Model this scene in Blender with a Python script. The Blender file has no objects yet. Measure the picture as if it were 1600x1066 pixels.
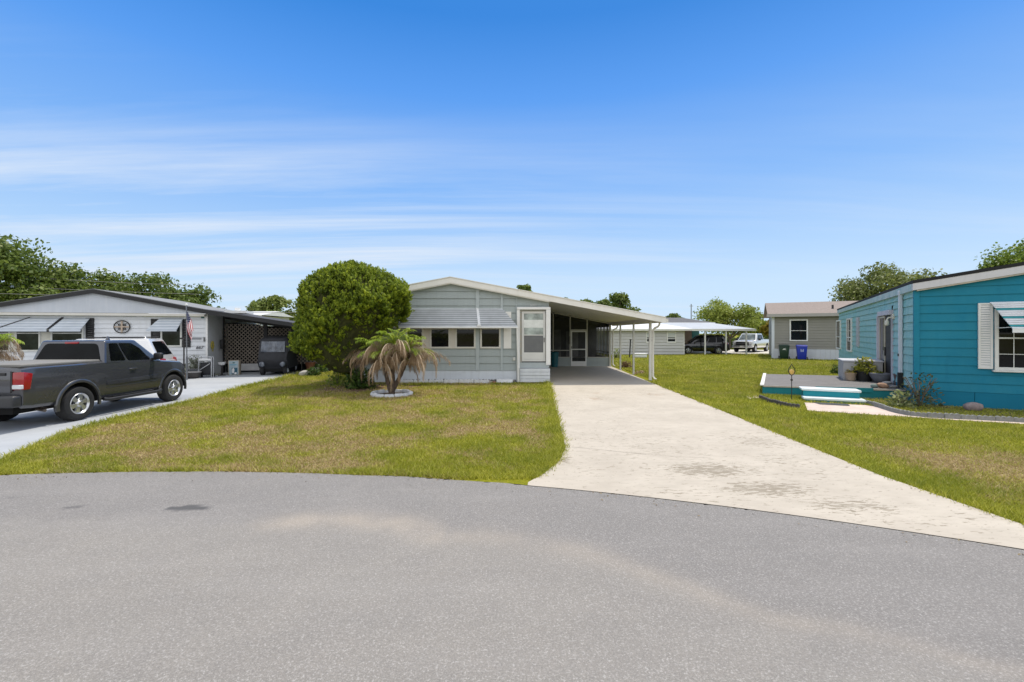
import bpy, bmesh, math, random
import numpy as np
from mathutils import Vector, Matrix
random.seed(7); RNG = np.random.default_rng(11)
SC = bpy.context.scene
COL = SC.collection
R = math.radians
PI = math.pi
F_PX, HOR, CAMH = 711.0, 520.0, 2.0
def G(x, y):                      # photo pixel -> point on the ground
    Z = F_PX*CAMH/(y-HOR)
    return ((x-800)/F_PX*Z, Z)
def Pz(x, y, Z):                  # photo pixel at a known depth -> point
    return Vector(((x-800)/F_PX*Z, Z, CAMH+(HOR-y)*Z/F_PX))

# ------------------------------------------------------------------ materials
def _n(nt, t, **kw):
    n = nt.nodes.new(t)
    for k, v in kw.items():
        setattr(n, k, v)
    return n
def ramp(nt, fac, stops):
    r = _n(nt, 'ShaderNodeValToRGB')
    el = r.color_ramp.elements
    el[0].position, el[0].color = stops[0][0], (*stops[0][1], 1)
    el[1].position, el[1].color = stops[1][0], (*stops[1][1], 1)
    for p, c in stops[2:]:
        e = el.new(p); e.color = (*c, 1)
    nt.links.new(fac, r.inputs[0]); return r.outputs[0]
def noise(nt, vec, scale, detail=4, rough=.6, dist=0):
    n = _n(nt, 'ShaderNodeTexNoise')
    n.inputs['Scale'].default_value = scale; n.inputs['Detail'].default_value = detail
    n.inputs['Roughness'].default_value = rough; n.inputs['Distortion'].default_value = dist
    nt.links.new(vec, n.inputs['Vector']); return n.outputs['Fac']
def mapping(nt, vec, scale=(1, 1, 1), rot=(0, 0, 0), loc=(0, 0, 0)):
    m = _n(nt, 'ShaderNodeMapping')
    m.inputs['Scale'].default_value = scale; m.inputs['Rotation'].default_value = rot; m.inputs['Location'].default_value = loc
    nt.links.new(vec, m.inputs['Vector']); return m.outputs[0]
def mixc(nt, fac, a, b, mode='MIX'):
    m = _n(nt, 'ShaderNodeMix', data_type='RGBA', blend_type=mode)
    for sock, v in ((m.inputs[0], fac), (m.inputs[6], a), (m.inputs[7], b)):
        if isinstance(v, bpy.types.NodeSocket): nt.links.new(v, sock)
        elif isinstance(v, (int, float)): sock.default_value = v
        else: sock.default_value = (*v, 1)
    return m.outputs[2]
def math_(nt, op, a, b=0.0, c=None, clamp=False):
    m = _n(nt, 'ShaderNodeMath', operation=op, use_clamp=clamp)
    for i, v in enumerate((a, b, c)):
        if v is None: continue
        if isinstance(v, bpy.types.NodeSocket): nt.links.new(v, m.inputs[i])
        else: m.inputs[i].default_value = v
    return m.outputs[0]
def mrange(nt, v, a, b, c=0.0, d=1.0):
    m = _n(nt, 'ShaderNodeMapRange'); m.clamp = True
    nt.links.new(v, m.inputs[0])
    for i, x in enumerate((a, b, c, d)): m.inputs[i+1].default_value = x
    return m.outputs[0]
def new_mat(name):
    m = bpy.data.materials.new(name); m.use_nodes = True
    nt = m.node_tree; b = nt.nodes['Principled BSDF']
    return m, nt, b
def attr(nt, name):
    a = _n(nt, 'ShaderNodeAttribute', attribute_name=name); return a.outputs['Fac']
def bump(nt, b, h, strength=.3, dist=.01):
    bp = _n(nt, 'ShaderNodeBump'); bp.inputs['Strength'].default_value = strength; bp.inputs['Distance'].default_value = dist
    nt.links.new(h, bp.inputs['Height']); nt.links.new(bp.outputs[0], b.inputs['Normal'])
MATS = {}
def paint(name, col, rough=.6, var=.12, scale=3.0, metal=0.0, bmp=0.0, bscale=60, streak=0.0, coat=0.0, spec=.5, dirt=None):
    if name in MATS: return MATS[name]
    m, nt, b = new_mat(name)
    tc = _n(nt, 'ShaderNodeTexCoord'); v = tc.outputs['Object']
    f = noise(nt, v, scale, 5, .65)
    lo = tuple(c*(1-var) for c in col); hi = tuple(min(1, c*(1+var)) for c in col)
    c = ramp(nt, f, [(.3, lo), (.7, hi)])
    if streak:
        s = noise(nt, mapping(nt, v, (7, 7, .6)), 1.0, 4, .6)
        c = mixc(nt, mrange(nt, s, .5, .75, 0, streak), c, dirt or tuple(x*.55 for x in col))
    nt.links.new(c, b.inputs['Base Color'])
    b.inputs['Roughness'].default_value = rough; b.inputs['Metallic'].default_value = metal
    b.inputs['Coat Weight'].default_value = coat; b.inputs['Coat Roughness'].default_value = .05
    b.inputs['Specular IOR Level'].default_value = spec
    if bmp: bump(nt, b, noise(nt, v, bscale, 3, .6), bmp, .01)
    MATS[name] = m; return m
def glassmat(name, col=(.006, .007, .008), rough=.03, spec=.25):
    if name in MATS: return MATS[name]
    m, nt, b = new_mat(name)
    tc = _n(nt, 'ShaderNodeTexCoord')
    f = noise(nt, tc.outputs['Object'], 1.7, 3, .6)
    c = ramp(nt, f, [(.35, tuple(x*.6 for x in col)), (.7, tuple(x*1.8 for x in col))])
    nt.links.new(c, b.inputs['Base Color']); b.inputs['Roughness'].default_value = rough
    b.inputs['Specular IOR Level'].default_value = spec
    MATS[name] = m; return m
def leafmat(name, c0, c1, c2, trans=.35, rough=.5):
    if name in MATS: return MATS[name]
    m, nt, b = new_mat(name)
    c = ramp(nt, attr(nt, 'tint'), [(0, c0), (.5, c1), (1, c2)])
    nt.links.new(c, b.inputs['Base Color']); b.inputs['Roughness'].default_value = rough
    b.inputs['Specular IOR Level'].default_value = .3
    t = _n(nt, 'ShaderNodeBsdfTranslucent'); nt.links.new(c, t.inputs[0])
    mx = _n(nt, 'ShaderNodeMixShader'); mx.inputs[0].default_value = trans
    out = nt.nodes['Material Output']
    nt.links.new(b.outputs[0], mx.inputs[1]); nt.links.new(t.outputs[0], mx.inputs[2]); nt.links.new(mx.outputs[0], out.inputs[0])
    MATS[name] = m; return m

# ------------------------------------------------------------------ mesh builder
class MB:
    def __init__(s, M=None): s.v = []; s.f = []; s.mi = []; s.M = M or Matrix(); s.cur = 0
    def add(s, vs, fs):
        o = len(s.v); M = s.M
        s.v += [tuple(M @ Vector(p)) for p in vs]
        for f in fs: s.f.append([i+o for i in f]); s.mi.append(s.cur)
        return s
    def box(s, x0, x1, y0, y1, z0, z1):
        s.add([(x0,y0,z0),(x1,y0,z0),(x1,y1,z0),(x0,y1,z0),(x0,y0,z1),(x1,y0,z1),(x1,y1,z1),(x0,y1,z1)],
              [(3,2,1,0),(4,5,6,7),(0,1,5,4),(1,2,6,5),(2,3,7,6),(3,0,4,7)]); return s
    def hexa(s, p):   # 8 points: bottom 4 then top 4
        s.add(p, [(3,2,1,0),(4,5,6,7),(0,1,5,4),(1,2,6,5),(2,3,7,6),(3,0,4,7)]); return s
    def bar(s, a, b, w, t, up=(0, 0, 1)):       # rectangular bar from a to b
        a, b = Vector(a), Vector(b); d = (b-a).normalized(); u = Vector(up)
        x = d.cross(u)
        if x.length < 1e-4: x = d.cross(Vector((0, 1, 0)))
        x.normalize(); y = x.cross(d); x *= w/2; y *= t/2
        s.hexa([a-x-y, a+x-y, a+x+y, a-x+y, b-x-y, b+x-y, b+x+y, b-x+y]); return s
    def tube(s, pts, r, n=8, caps=True):
        pts = [Vector(p) for p in pts]; rs = r if isinstance(r, (list, tuple)) else [r]*len(pts)
        vs = []; ref = None
        for i, p in enumerate(pts):
            d = (pts[min(i+1, len(pts)-1)]-pts[max(i-1, 0)]).normalized()
            if ref is None:
                ref = d.cross(Vector((0, 0, 1)))
                if ref.length < 1e-3: ref = Vector((1, 0, 0))
            x = (ref-d*ref.dot(d)).normalized(); y = d.cross(x); ref = x
            for k in range(n):
                a = 2*PI*k/n; vs.append(p+(x*math.cos(a)+y*math.sin(a))*rs[i])
        fs = []
        for i in range(len(pts)-1):
            for k in range(n):
                k2 = (k+1) % n
                fs.append((i*n+k, i*n+k2, (i+1)*n+k2, (i+1)*n+k))
        if caps: fs.append(tuple(range(n-1, -1, -1))); fs.append(tuple(range((len(pts)-1)*n, len(pts)*n)))
        s.add(vs, fs); return s
    def lathe(s, prof, n=24, c=(0, 0, 0), axis='z', closed=False):
        vs = []
        for (r, h) in prof:
            for k in range(n):
                a = 2*PI*k/n
                if axis == 'z': vs.append((c[0]+r*math.cos(a), c[1]+r*math.sin(a), c[2]+h))
                else: vs.append((c[0]+h, c[1]+r*math.cos(a), c[2]+r*math.sin(a)))
        fs = []
        m = len(prof)
        for i in range(m-1 if not closed else m):
            j = (i+1) % m
            for k in range(n):
                k2 = (k+1) % n; fs.append((i*n+k, i*n+k2, j*n+k2, j*n+k))
        if not closed:
            if prof[0][0] > 1e-5: fs.append(tuple(range(n-1, -1, -1)))
            if prof[-1][0] > 1e-5: fs.append(tuple(range((m-1)*n, m*n)))
        s.add(vs, fs); return s
    def prism(s, poly, z0, z1):                  # xy polygon extruded in z
        n = len(poly)
        s.add([(p[0], p[1], z0) for p in poly]+[(p[0], p[1], z1) for p in poly],
              [tuple(range(n-1, -1, -1)), tuple(range(n, 2*n))]+[(i, (i+1) % n, n+(i+1) % n, n+i) for i in range(n)]); return s
    def prism_y(s, poly, y0, y1):                # xz polygon extruded in y
        n = len(poly)
        s.add([(p[0], y0, p[1]) for p in poly]+[(p[0], y1, p[1]) for p in poly],
              [tuple(range(n)), tuple(range(2*n-1, n-1, -1))]+[(i, n+i, n+(i+1) % n, (i+1) % n) for i in range(n)]); return s
    def blob(s, c, r, seed=0, n=1, jag=.2, sub=2):
        bm = bmesh.new(); bmesh.ops.create_icosphere(bm, subdivisions=sub, radius=1)
        rr = random.Random(seed); o = [Vector((rr.uniform(-1, 1), rr.uniform(-1, 1), rr.uniform(-1, 1))).normalized() for _ in range(7)]
        k = [rr.uniform(-jag, jag) for _ in o]
        vs = []
        for v in bm.verts:
            d = v.co.normalized(); q = 1+sum(kk*max(0, d.dot(oo))**2 for oo, kk in zip(o, k))+rr.uniform(-jag, jag)*.12
            vs.append((c[0]+d.x*r[0]*q, c[1]+d.y*r[1]*q, c[2]+d.z*r[2]*q))
        s.add(vs, [[v.index for v in f.verts] for f in bm.faces]); bm.free(); return s
    def build(s, name, mats, parent=None, smooth=None, bevel=0.0, seg=2, ba=30):
        me = bpy.data.meshes.new(name); me.from_pydata(s.v, [], s.f)
        if not isinstance(mats, (list, tuple)): mats = [mats]
        for m in mats: me.materials.append(m)
        if len(mats) > 1: me.polygons.foreach_set('material_index', s.mi)
        if bevel or smooth is not None:
            bm = bmesh.new(); bm.from_mesh(me)
            bmesh.ops.recalc_face_normals(bm, faces=bm.faces)
            if bevel:
                ed = [e for e in bm.edges if len(e.link_faces) == 2 and e.calc_face_angle(0) > R(ba)]
                bmesh.ops.bevel(bm, geom=ed, offset=bevel, segments=seg, profile=.5, affect='EDGES', clamp_overlap=True)
            bm.to_mesh(me); bm.free()
        me.update()
        if smooth is not None or bevel:
            me.polygons.foreach_set('use_smooth', [True]*len(me.polygons)); me.set_sharp_from_angle(angle=R(smooth or 35))
        o = bpy.data.objects.new(name, me); COL.objects.link(o)
        if parent is not None: o.parent = parent
        return o
def tag(o, label=None, cat=None, group=None, kind=None):
    if label: o['label'] = label
    if cat: o['category'] = cat
    if group: o['group'] = group
    if kind: o['kind'] = kind
    return o
def thing(name, label, cat, loc=(0, 0, 0), rz=0.0, group=None):
    o = bpy.data.objects.new(name, None); COL.objects.link(o); o.empty_display_size = .2
    o.location = loc; o.rotation_euler = (0, 0, rz)
    return tag(o, label, cat, group)
def copy_tree(o, parent=None):
    c = o.copy(); COL.objects.link(c)
    if parent is not None: c.parent = parent
    for ch in list(o.children): copy_tree(ch, c)
    return c
def text_mesh(name, body, size, mat, parent, loc, rot=(PI/2, 0, 0), depth=.006, shear=0.0):
    cu = bpy.data.curves.new(name, 'FONT'); cu.body = body; cu.size = size; cu.extrude = depth; cu.align_x = 'CENTER'; cu.shear = shear
    t = bpy.data.objects.new(name, cu); COL.objects.link(t)
    dg = bpy.context.evaluated_depsgraph_get(); me = bpy.data.meshes.new_from_object(t.evaluated_get(dg))
    bpy.data.objects.remove(t)
    me.materials.clear(); me.materials.append(mat)
    o = bpy.data.objects.new(name, me); COL.objects.link(o); o.location = loc; o.rotation_euler = rot
    if parent is not None: o.parent = parent
    return o
def mesh_np(name, V, Fc, nv, mats, parent=None, attrs=None, smooth=False):   # V (n,3), Fc flat loop indices, nv verts per face
    me = bpy.data.meshes.new(name)
    me.vertices.add(len(V)); me.vertices.foreach_set('co', np.asarray(V, np.float32).ravel())
    nf = len(Fc)//nv
    me.loops.add(len(Fc)); me.loops.foreach_set('vertex_index', np.asarray(Fc, np.int32))
    me.polygons.add(nf); me.polygons.foreach_set('loop_start', np.arange(0, len(Fc), nv, dtype=np.int32))
    me.polygons.foreach_set('loop_total', np.full(nf, nv, np.int32))
    for m in (mats if isinstance(mats, (list, tuple)) else [mats]): me.materials.append(m)
    for k, a in (attrs or {}).items():
        at = me.attributes.new(k, 'FLOAT', 'POINT'); at.data.foreach_set('value', np.asarray(a, np.float32))
    me.update(calc_edges=True); me.validate()
    if smooth: me.polygons.foreach_set('use_smooth', [True]*len(me.polygons))
    o = bpy.data.objects.new(name, me); COL.objects.link(o)
    if parent is not None: o.parent = parent
    return o
def norm(a): return a/np.maximum(np.linalg.norm(a, axis=1, keepdims=True), 1e-9)
def leaves(name, pos, nrm, along, L, W, tint, mat, parent=None, bend=0.0):
    n = len(pos); nrm = norm(nrm); al = norm(along-nrm*np.sum(along*nrm, 1, keepdims=True)); sd = np.cross(nrm, al)
    L = np.broadcast_to(L, (n,))[:, None]; W = np.broadcast_to(W, (n,))[:, None]
    V = np.stack([pos-al*L*.5, pos+sd*W*.5+nrm*bend*L, pos+al*L*.5, pos-sd*W*.5+nrm*bend*L], 1).reshape(-1, 3)
    return mesh_np(name, V, np.arange(4*n), 4, mat, parent, {'tint': np.repeat(tint, 4)})
# smooth value noise in numpy
def vnoise(x, y, s, seed):
    r = np.random.default_rng(seed).random((64, 64)); x = x*s; y = y*s
    xi = np.floor(x).astype(int); yi = np.floor(y).astype(int); fx = x-xi; fy = y-yi
    fx = fx*fx*(3-2*fx); fy = fy*fy*(3-2*fy); g = lambda a, b: r[a % 64, b % 64]
    return (g(xi, yi)*(1-fx)+g(xi+1, yi)*fx)*(1-fy)+(g(xi, yi+1)*(1-fx)+g(xi+1, yi+1)*fx)*fy
def fbm(x, y, s, seed, o=4):
    t = 0; a = 1; tot = 0
    for i in range(o): t = t+a*vnoise(x+i*13.7, y+i*7.1, s*2**i, seed+i); tot += a; a *= .55
    return t/tot
def inpoly(x, y, poly):
    c = np.zeros(x.shape, bool); n = len(poly)
    for i in range(n):
        x0, y0 = poly[i]; x1, y1 = poly[(i+1) % n]
        if y0 == y1: continue
        k = ((y0 > y) != (y1 > y)) & (x < (x1-x0)*(y-y0)/(y1-y0)+x0); c ^= k
    return c
def polydist(x, y, pts):
    d = np.full(x.shape, 1e9)
    for (x0, y0), (x1, y1) in zip(pts[:-1], pts[1:]):
        dx, dy = x1-x0, y1-y0; t = np.clip(((x-x0)*dx+(y-y0)*dy)/(dx*dx+dy*dy), 0, 1)
        d = np.minimum(d, np.hypot(x-x0-t*dx, y-y0-t*dy))
    return d
SKYSTR = .15; EXPO = .46; SUNE = 2.75
# ------------------------------------------------------------------ camera, light, sky
cam = bpy.data.cameras.new('camera'); co = bpy.data.objects.new('camera', cam); COL.objects.link(co)
co.location = (0, 0, CAMH); co.rotation_euler = (PI/2, 0, 0)
cam.sensor_width = 36; cam.sensor_fit = 'HORIZONTAL'; cam.lens = 36*F_PX/1600; cam.shift_y = -13.0/1600
cam.clip_end = 3000; cam.clip_start = .05
SC.camera = co
SUN = Vector((.30, .29, 1)).normalized(); EL = math.asin(SUN.z); AZ = math.atan2(SUN.x, SUN.y)
ld = bpy.data.lights.new('sun', 'SUN'); ld.energy = SUNE; ld.angle = R(.53); ld.color = (1, .93, .81)
lo = bpy.data.objects.new('sun', ld); COL.objects.link(lo); lo.rotation_euler = SUN.to_track_quat('Z', 'Y').to_euler()
W = bpy.data.worlds.new('World'); SC.world = W; W.use_nodes = True
nt = W.node_tree; bg = nt.nodes['Background']
sky = _n(nt, 'ShaderNodeTexSky', sky_type='NISHITA'); sky.sun_disc = False; sky.sun_elevation = EL; sky.sun_rotation = AZ
sky.ozone_density = 2.2; sky.dust_density = .4; sky.air_density = 1.0; sky.altitude = 0
tc = _n(nt, 'ShaderNodeTexCoord'); d = tc.outputs['Generated']
sx = _n(nt, 'ShaderNodeSeparateXYZ'); nt.links.new(d, sx.inputs[0])
dz = math_(nt, 'ADD', math_(nt, 'MAXIMUM', sx.outputs[2], 0.0), .06)
u = math_(nt, 'DIVIDE', sx.outputs[0], dz); v = math_(nt, 'DIVIDE', sx.outputs[1], dz)
cv = _n(nt, 'ShaderNodeCombineXYZ'); nt.links.new(u, cv.inputs[0]); nt.links.new(v, cv.inputs[1])
m1 = mapping(nt, cv.outputs[0], (.20, 1.35, 1), (0, 0, R(-7)), (3.1, 1.7, 0))
n1 = noise(nt, m1, 1.0, 8, .62, .35)
m2 = mapping(nt, cv.outputs[0], (.05, .30, 1), (0, 0, R(-6)), (9.3, 4.2, 0))
n2 = noise(nt, m2, 1.0, 3, .5)
st = mrange(nt, n1, .43, .70)
veil = mrange(nt, n2, .34, .58, .12, 1)
side = mrange(nt, sx.outputs[0], -.3, .45, 1.0, .22)
elev = mrange(nt, sx.outputs[2], .45, .15)
cl = math_(nt, 'MULTIPLY', math_(nt, 'MULTIPLY', st, veil), math_(nt, 'MULTIPLY', side, elev))
cl = math_(nt, 'MULTIPLY', cl, 1.25, clamp=True)
K = 1/(SKYSTR*2**EXPO)                                  # the clear gradient is given as seen, so undo strength and exposure
grad = ramp(nt, sx.outputs[2], [(0, (.60, .78, .965)), (.10, (.545, .745, .97)), (.18, (.40, .635, .97)), (.295, (.215, .475, .95)), (.46, (.075, .325, .89)), (.57, (.010, .225, .74))])
gs = _n(nt, 'ShaderNodeVectorMath', operation='SCALE'); nt.links.new(grad, gs.inputs[0]); gs.inputs['Scale'].default_value = K
up = mrange(nt, sx.outputs[2], .60, .78, .06, 1.0)
hsv = _n(nt, 'ShaderNodeHueSaturation'); hsv.inputs['Saturation'].default_value = .40; nt.links.new(sky.outputs[0], hsv.inputs['Color'])
c1 = mixc(nt, up, gs.outputs[0], hsv.outputs[0])
c2 = mixc(nt, cl, c1, tuple(K*x for x in (.735, .83, .965)))
south_fill = mrange(nt, sx.outputs[1], .0, -.45, 0, .85)     # added white fill in the unseen sky behind the camera, brightens front walls
c2 = mixc(nt, south_fill, c2, tuple(K*x for x in (1.42, 1.42, 1.42)))
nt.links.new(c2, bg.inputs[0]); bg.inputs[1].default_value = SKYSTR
vs_ = SC.view_settings; vs_.view_transform = 'Standard'; vs_.look = 'None'; vs_.exposure = EXPO; vs_.gamma = 1; vs_.use_curve_mapping = False
SC.cycles.max_bounces = 8
# ------------------------------------------------------------------ ground, road, drives
RC = (-4.6, -13.05); RR = 19.6                       # kerbless turning circle of the street
def roady(x): return RC[1]+math.sqrt(max(RR*RR-(x-RC[0])**2, 0))
DRV = [(.19, 6.02), (.45, 6.42), (.75, 7.1), (.93, 7.9), (.97, 8.6), (1.05, 10), (1.14, 11.9), (1.32, 15), (1.5, 18.1), (1.5, 27.4), (5.88, 27.4), (5.62, 20), (5.53, 17), (5.33, 11), (5.2, 8), (5.14, 6.4), (5.3, 4.75), (5.36, 4.2)]
DRVP = DRV+[(x, roady(x)+.02) for x in (4.8, 4.0, 3.2, 2.4, 1.6, .9)]
NDR = [(-7.75, 6.3), (-8.0, 7.0), (-8.35, 7.75), (-9.0, 9.2), (-9.2, 10), (-9.38, 13.3), (-9.75, 17), (-10.2, 21), (-10.6, 24.5), (-13.6, 25.2), (-14.4, 22.7), (-13.75, 21.0), (-24, 18.7), (-24, 4.2), (-12, 4.9)]
PATHP = [G(1257, 630), G(1352, 634), G(1366, 636), G(1400, 643.5), G(1440, 651), G(1500, 655.5), G(1600, 659.5), (16, 8.6), (16, 8.25), G(1600, 663.5), G(1500, 657.8), G(1400, 651), G(1300, 645), G(1262, 642.5)]
FARP = [(17.3, 46.5), (15.6, 41.8), (24.6, 42.2), (30, 44), (32, 52), (17, 56)]
def dryness(x, y):
    n = fbm(x, y, .55, 3, 4); m = fbm(x+40, y+11, 1.7, 9, 3)
    left = x < 1.6
    k = (n-.47)*2.2+(m-.5)*2.4
    dl = .47+k*.58+(fbm(x+3, y+5, 4.5, 91, 3)-.5)*.9
    band = np.exp(-(((x-7.2)/1.2)**2+((y-7.2)/1.0)**2))*1.0+np.exp(-(((x-6.0)/.5)**2+((y-9.6)/.7)**2))*.4
    dr = .06+k*.40+band*.75+(fbm(x+3, y+5, 4.5, 91, 3)-.5)*.45
    dv = np.where(left, dl, dr)
    # lusher strips beside the concrete edges
    e1 = polydist(x, y, DRV[:9]); e2 = polydist(x, y, DRV[10:]); e3 = polydist(x, y, NDR[:9])
    e = np.minimum(np.minimum(e1, e2), e3)
    dv = dv-.75*np.exp(-(e/.38)**2)
    for (cx, cy, rx, ry, a) in ((-6.2, 7.6, .7, .32, .7), (-4.6, 6.75, .9, .16, .7), (-2.6, 6.9, .6, .3, .5), (-5.0, 15.6, 2.2, .9, .55), (-1.2, 8.3, .9, .5, -.55), (-2.3, 9.4, .8, .7, -.35), (-6.9, 6.6, 1.0, .25, -.6),
                                (-.7, 6.5, .8, .25, -.5), (-3.2, 8.0, 1.0, .4, .35), (.3, 9.3, .45, .9, .45), (-4.0, 14.4, .9, .5, .5), (-3, 10.6, 1.4, .5, .35)):
        dv = dv+a*np.exp(-(((x-cx)/rx)**2+((y-cy)/ry)**2))
    far = np.clip((y-17)/6, 0, 1)
    dv = dv*(1-far)+far*(.10+k*.28)
    return np.clip(dv, 0, 1)
def axis(lo, hi, st, far, grow=1.5):
    a = list(np.arange(lo, hi+1e-6, st)); s = st; x = hi
    while x < far: s *= grow; x += s; a.append(x)
    s = st; x = lo
    while x > -far: s *= grow; x -= s; a.insert(0, x)
    return np.array(a)
def grid(ax, ay):
    X, Y = np.meshgrid(ax, ay); nx, ny = len(ax), len(ay)
    i = np.arange((nx-1)*(ny-1)); r = i//(nx-1); c = i % (nx-1); b = r*nx+c
    return X.ravel(), Y.ravel(), np.stack([b, b+1, b+nx+1, b+nx], 1).ravel()
GREEN0, GREEN1, DRY0, DRY1 = (.155, .17, .010), (.30, .29, .02), (.20, .15, .062), (.38, .29, .14)
def lawn_mat():
    m, nt, b = new_mat('lawn_soil')
    tc = _n(nt, 'ShaderNodeTexCoord'); v = tc.outputs['Object']
    g = ramp(nt, noise(nt, v, 2.2, 6, .7), [(.32, GREEN0), (.68, GREEN1)])
    g = mixc(nt, mrange(nt, noise(nt, v, .23, 4, .6), .35, .65, 0, .6), g, (.36, .33, .025))
    g2 = mixc(nt, mrange(nt, noise(nt, v, 26, 4, .7), .3, .7, .0, .75), g, (.10, .12, .010))
    dr = ramp(nt, noise(nt, v, 11, 5, .7), [(.35, (.13, .09, .04)), (.65, DRY1)])
    c = mixc(nt, mrange(nt, attr(nt, 'dry'), .2, .8), g2, dr)
    nt.links.new(c, b.inputs['Base Color']); b.inputs['Roughness'].default_value = .95; b.inputs['Specular IOR Level'].default_value = .1
    bump(nt, b, noise(nt, v, 30, 4, .7), .8, .04)
    return m
ax = axis(-13, 15, .2, 900); ay = axis(3.6, 24, .2, 900)
X, Y, Fq = grid(ax, ay)
Zg = -.004+0*X
lawn = mesh_np('ground', np.stack([X, Y, Zg], 1), Fq, 4, lawn_mat(), None, {'dry': dryness(X, Y)}); tag(lawn, kind='structure')

# street: asphalt sheet with worn tone, a sandy trace and two oil patches stored as mesh attributes
def asphalt():
    m, nt, b = new_mat('asphalt')
    tc = _n(nt, 'ShaderNodeTexCoord'); v = tc.outputs['Object']
    base = mixc(nt, attr(nt, 'warm'), (.245, .229, .216), (.305, .281, .252))
    f = noise(nt, v, 170, 3, .75); f2 = noise(nt, v, 68, 4, .78); f3 = noise(nt, v, 1.3, 5, .65)
    vo = _n(nt, 'ShaderNodeTexVoronoi'); vo.inputs['Scale'].default_value = 190; nt.links.new(v, vo.inputs['Vector'])
    c = mixc(nt, mrange(nt, f, .36, .62, 0, .6), base, (.115, .113, .112))
    c = mixc(nt, mrange(nt, f2, .52, .68, 0, .62), c, (.54, .525, .505))
    c = mixc(nt, mrange(nt, f2, .42, .25, 0, .55), c, (.10, .10, .105))
    c = mixc(nt, mrange(nt, vo.outputs['Distance'], .0, .25, .36, 0), c, (.58, .57, .55))
    c = mixc(nt, mrange(nt, f3, .3, .7, .16, 0), c, (.14, .14, .14))
    c = mixc(nt, mrange(nt, noise(nt, mapping(nt, v, (.35, 1.6, 1), (0, 0, R(-12))), 1.0, 5, .65), .48, .70, 0, .10), c, (.44, .42, .40))
    c = mixc(nt, attr(nt, 'sand'), c, (.50, .42, .33))
    c = mixc(nt, attr(nt, 'oil'), c, (.075, .075, .078))
    nt.links.new(c, b.inputs['Base Color']); b.inputs['Roughness'].default_value = .9; b.inputs['Specular IOR Level'].default_value = .25
    h = math_(nt, 'ADD', math_(nt, 'MULTIPLY', f, .6), f2); bump(nt, b, h, .55, .006)
    return m
ax = np.unique(np.concatenate([axis(-7, 7, .05, 26, 1.4)])); ay = np.concatenate([-np.array([60, 40, 20, 10, 5, 2, 0.]), np.arange(1.6, 6.7, .05)])
X, Y, Fq = grid(ax, np.array(sorted(ay)))
rad = np.hypot(X-RC[0], Y-RC[1]); over = rad > RR
wob = .035*(fbm(X, Y*0, 2.3, 5, 4)-.5)*2
k = np.where(over, (RR+wob)/rad, 1); X2 = RC[0]+(X-RC[0])*k; Y2 = RC[1]+(Y-RC[1])*k
tr = [G(430, 817), G(520, 812), G(620, 818), G(680, 836), G(800, 840), G(930, 868), G(1040, 905), G(1140, 945), G(1230, 975), G(1330, 985), G(1450, 1015), G(1560, 1048), (4.6, 2.3)]
def along(x, y, pts):
    return polydist(x, y, pts)
dd = along(X2, Y2, tr); nn = fbm(X2, Y2, 3.5, 21, 4)
sand = np.exp(-(dd/(.09+.16*np.clip((Y2-2.5)/3, 0, 1)))**2)*np.clip(.25+nn*1.1, 0, 1)*np.where(X2 < -.7, .30, .17)
side = np.zeros_like(X2); xi = np.interp(X2, [p[0] for p in tr], [p[1] for p in tr]); side = np.clip((xi-Y2)/.5+.5, 0, 1)
warm = np.clip(side*.85+(nn-.5)*.6-.12*np.clip((X2-1), 0, 2), 0, 1)
def oilp(cx, cy, rx, ry, sh):
    q = np.hypot((X2-cx-sh*(Y2-cy))/rx, (Y2-cy)/ry)+(fbm(X2, Y2, 6, 33, 3)-.5)*.7
    return np.clip((1.0-q)/.10, 0, 1)
oil = oilp(*G(289, 795), .26, .085, .3)*.85+oilp(*G(113, 793.5), .10, .055, .5)*.6+oilp(*G(20, 778), .08, .03, .5)*.25
road = mesh_np('road', np.stack([X2, Y2, 0*X2+.004], 1), Fq, 4, asphalt(), None, {'warm': warm, 'sand': np.clip(sand, 0, 1), 'oil': np.clip(oil, 0, 1)}); tag(road, kind='structure')

def drive_mat():
    m, nt, b = new_mat('painted_concrete')
    tc = _n(nt, 'ShaderNodeTexCoord'); v = tc.outputs['Object']
    c = ramp(nt, noise(nt, v, 1.1, 5, .65), [(.3, (.42, .375, .315)), (.7, (.51, .46, .39))])
    s = noise(nt, mapping(nt, v, (7, 21, 1)), 1.0, 5, .72, .5)        # flaked paint, brushed across the drive
    big = noise(nt, mapping(nt, v, (.8, 1.6, 1), loc=(3.3, 1.9, 0)), 1.0, 3, .5)
    thr = math_(nt, 'ADD', math_(nt, 'MULTIPLY', attr(nt, 'wear'), .255), math_(nt, 'MULTIPLY', big, .13))
    k = mrange(nt, math_(nt, 'ADD', s, thr), .735, .765, 0, .88)
    c = mixc(nt, k, c, (.235, .20, .15))
    s2 = noise(nt, mapping(nt, v, (1.6, 6, 1)), 1.0, 5, .7)
    c = mixc(nt, mrange(nt, math_(nt, 'ADD', s2, math_(nt, 'MULTIPLY', attr(nt, 'wear'), .1)), .50, .75, 0, .45), c, (.36, .325, .27))
    c = mixc(nt, attr(nt, 'floor'), c, (.42, .375, .325))  # carport shade put into the concrete colour
    c = mixc(nt, attr(nt, 'rust'), c, (.27, .17, .10))
    nt.links.new(c, b.inputs['Base Color']); b.inputs['Roughness'].default_value = .85; b.inputs['Specular IOR Level'].default_value = .3
    bump(nt, b, noise(nt, v, 60, 4, .7), .25, .004)
    return m
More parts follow.
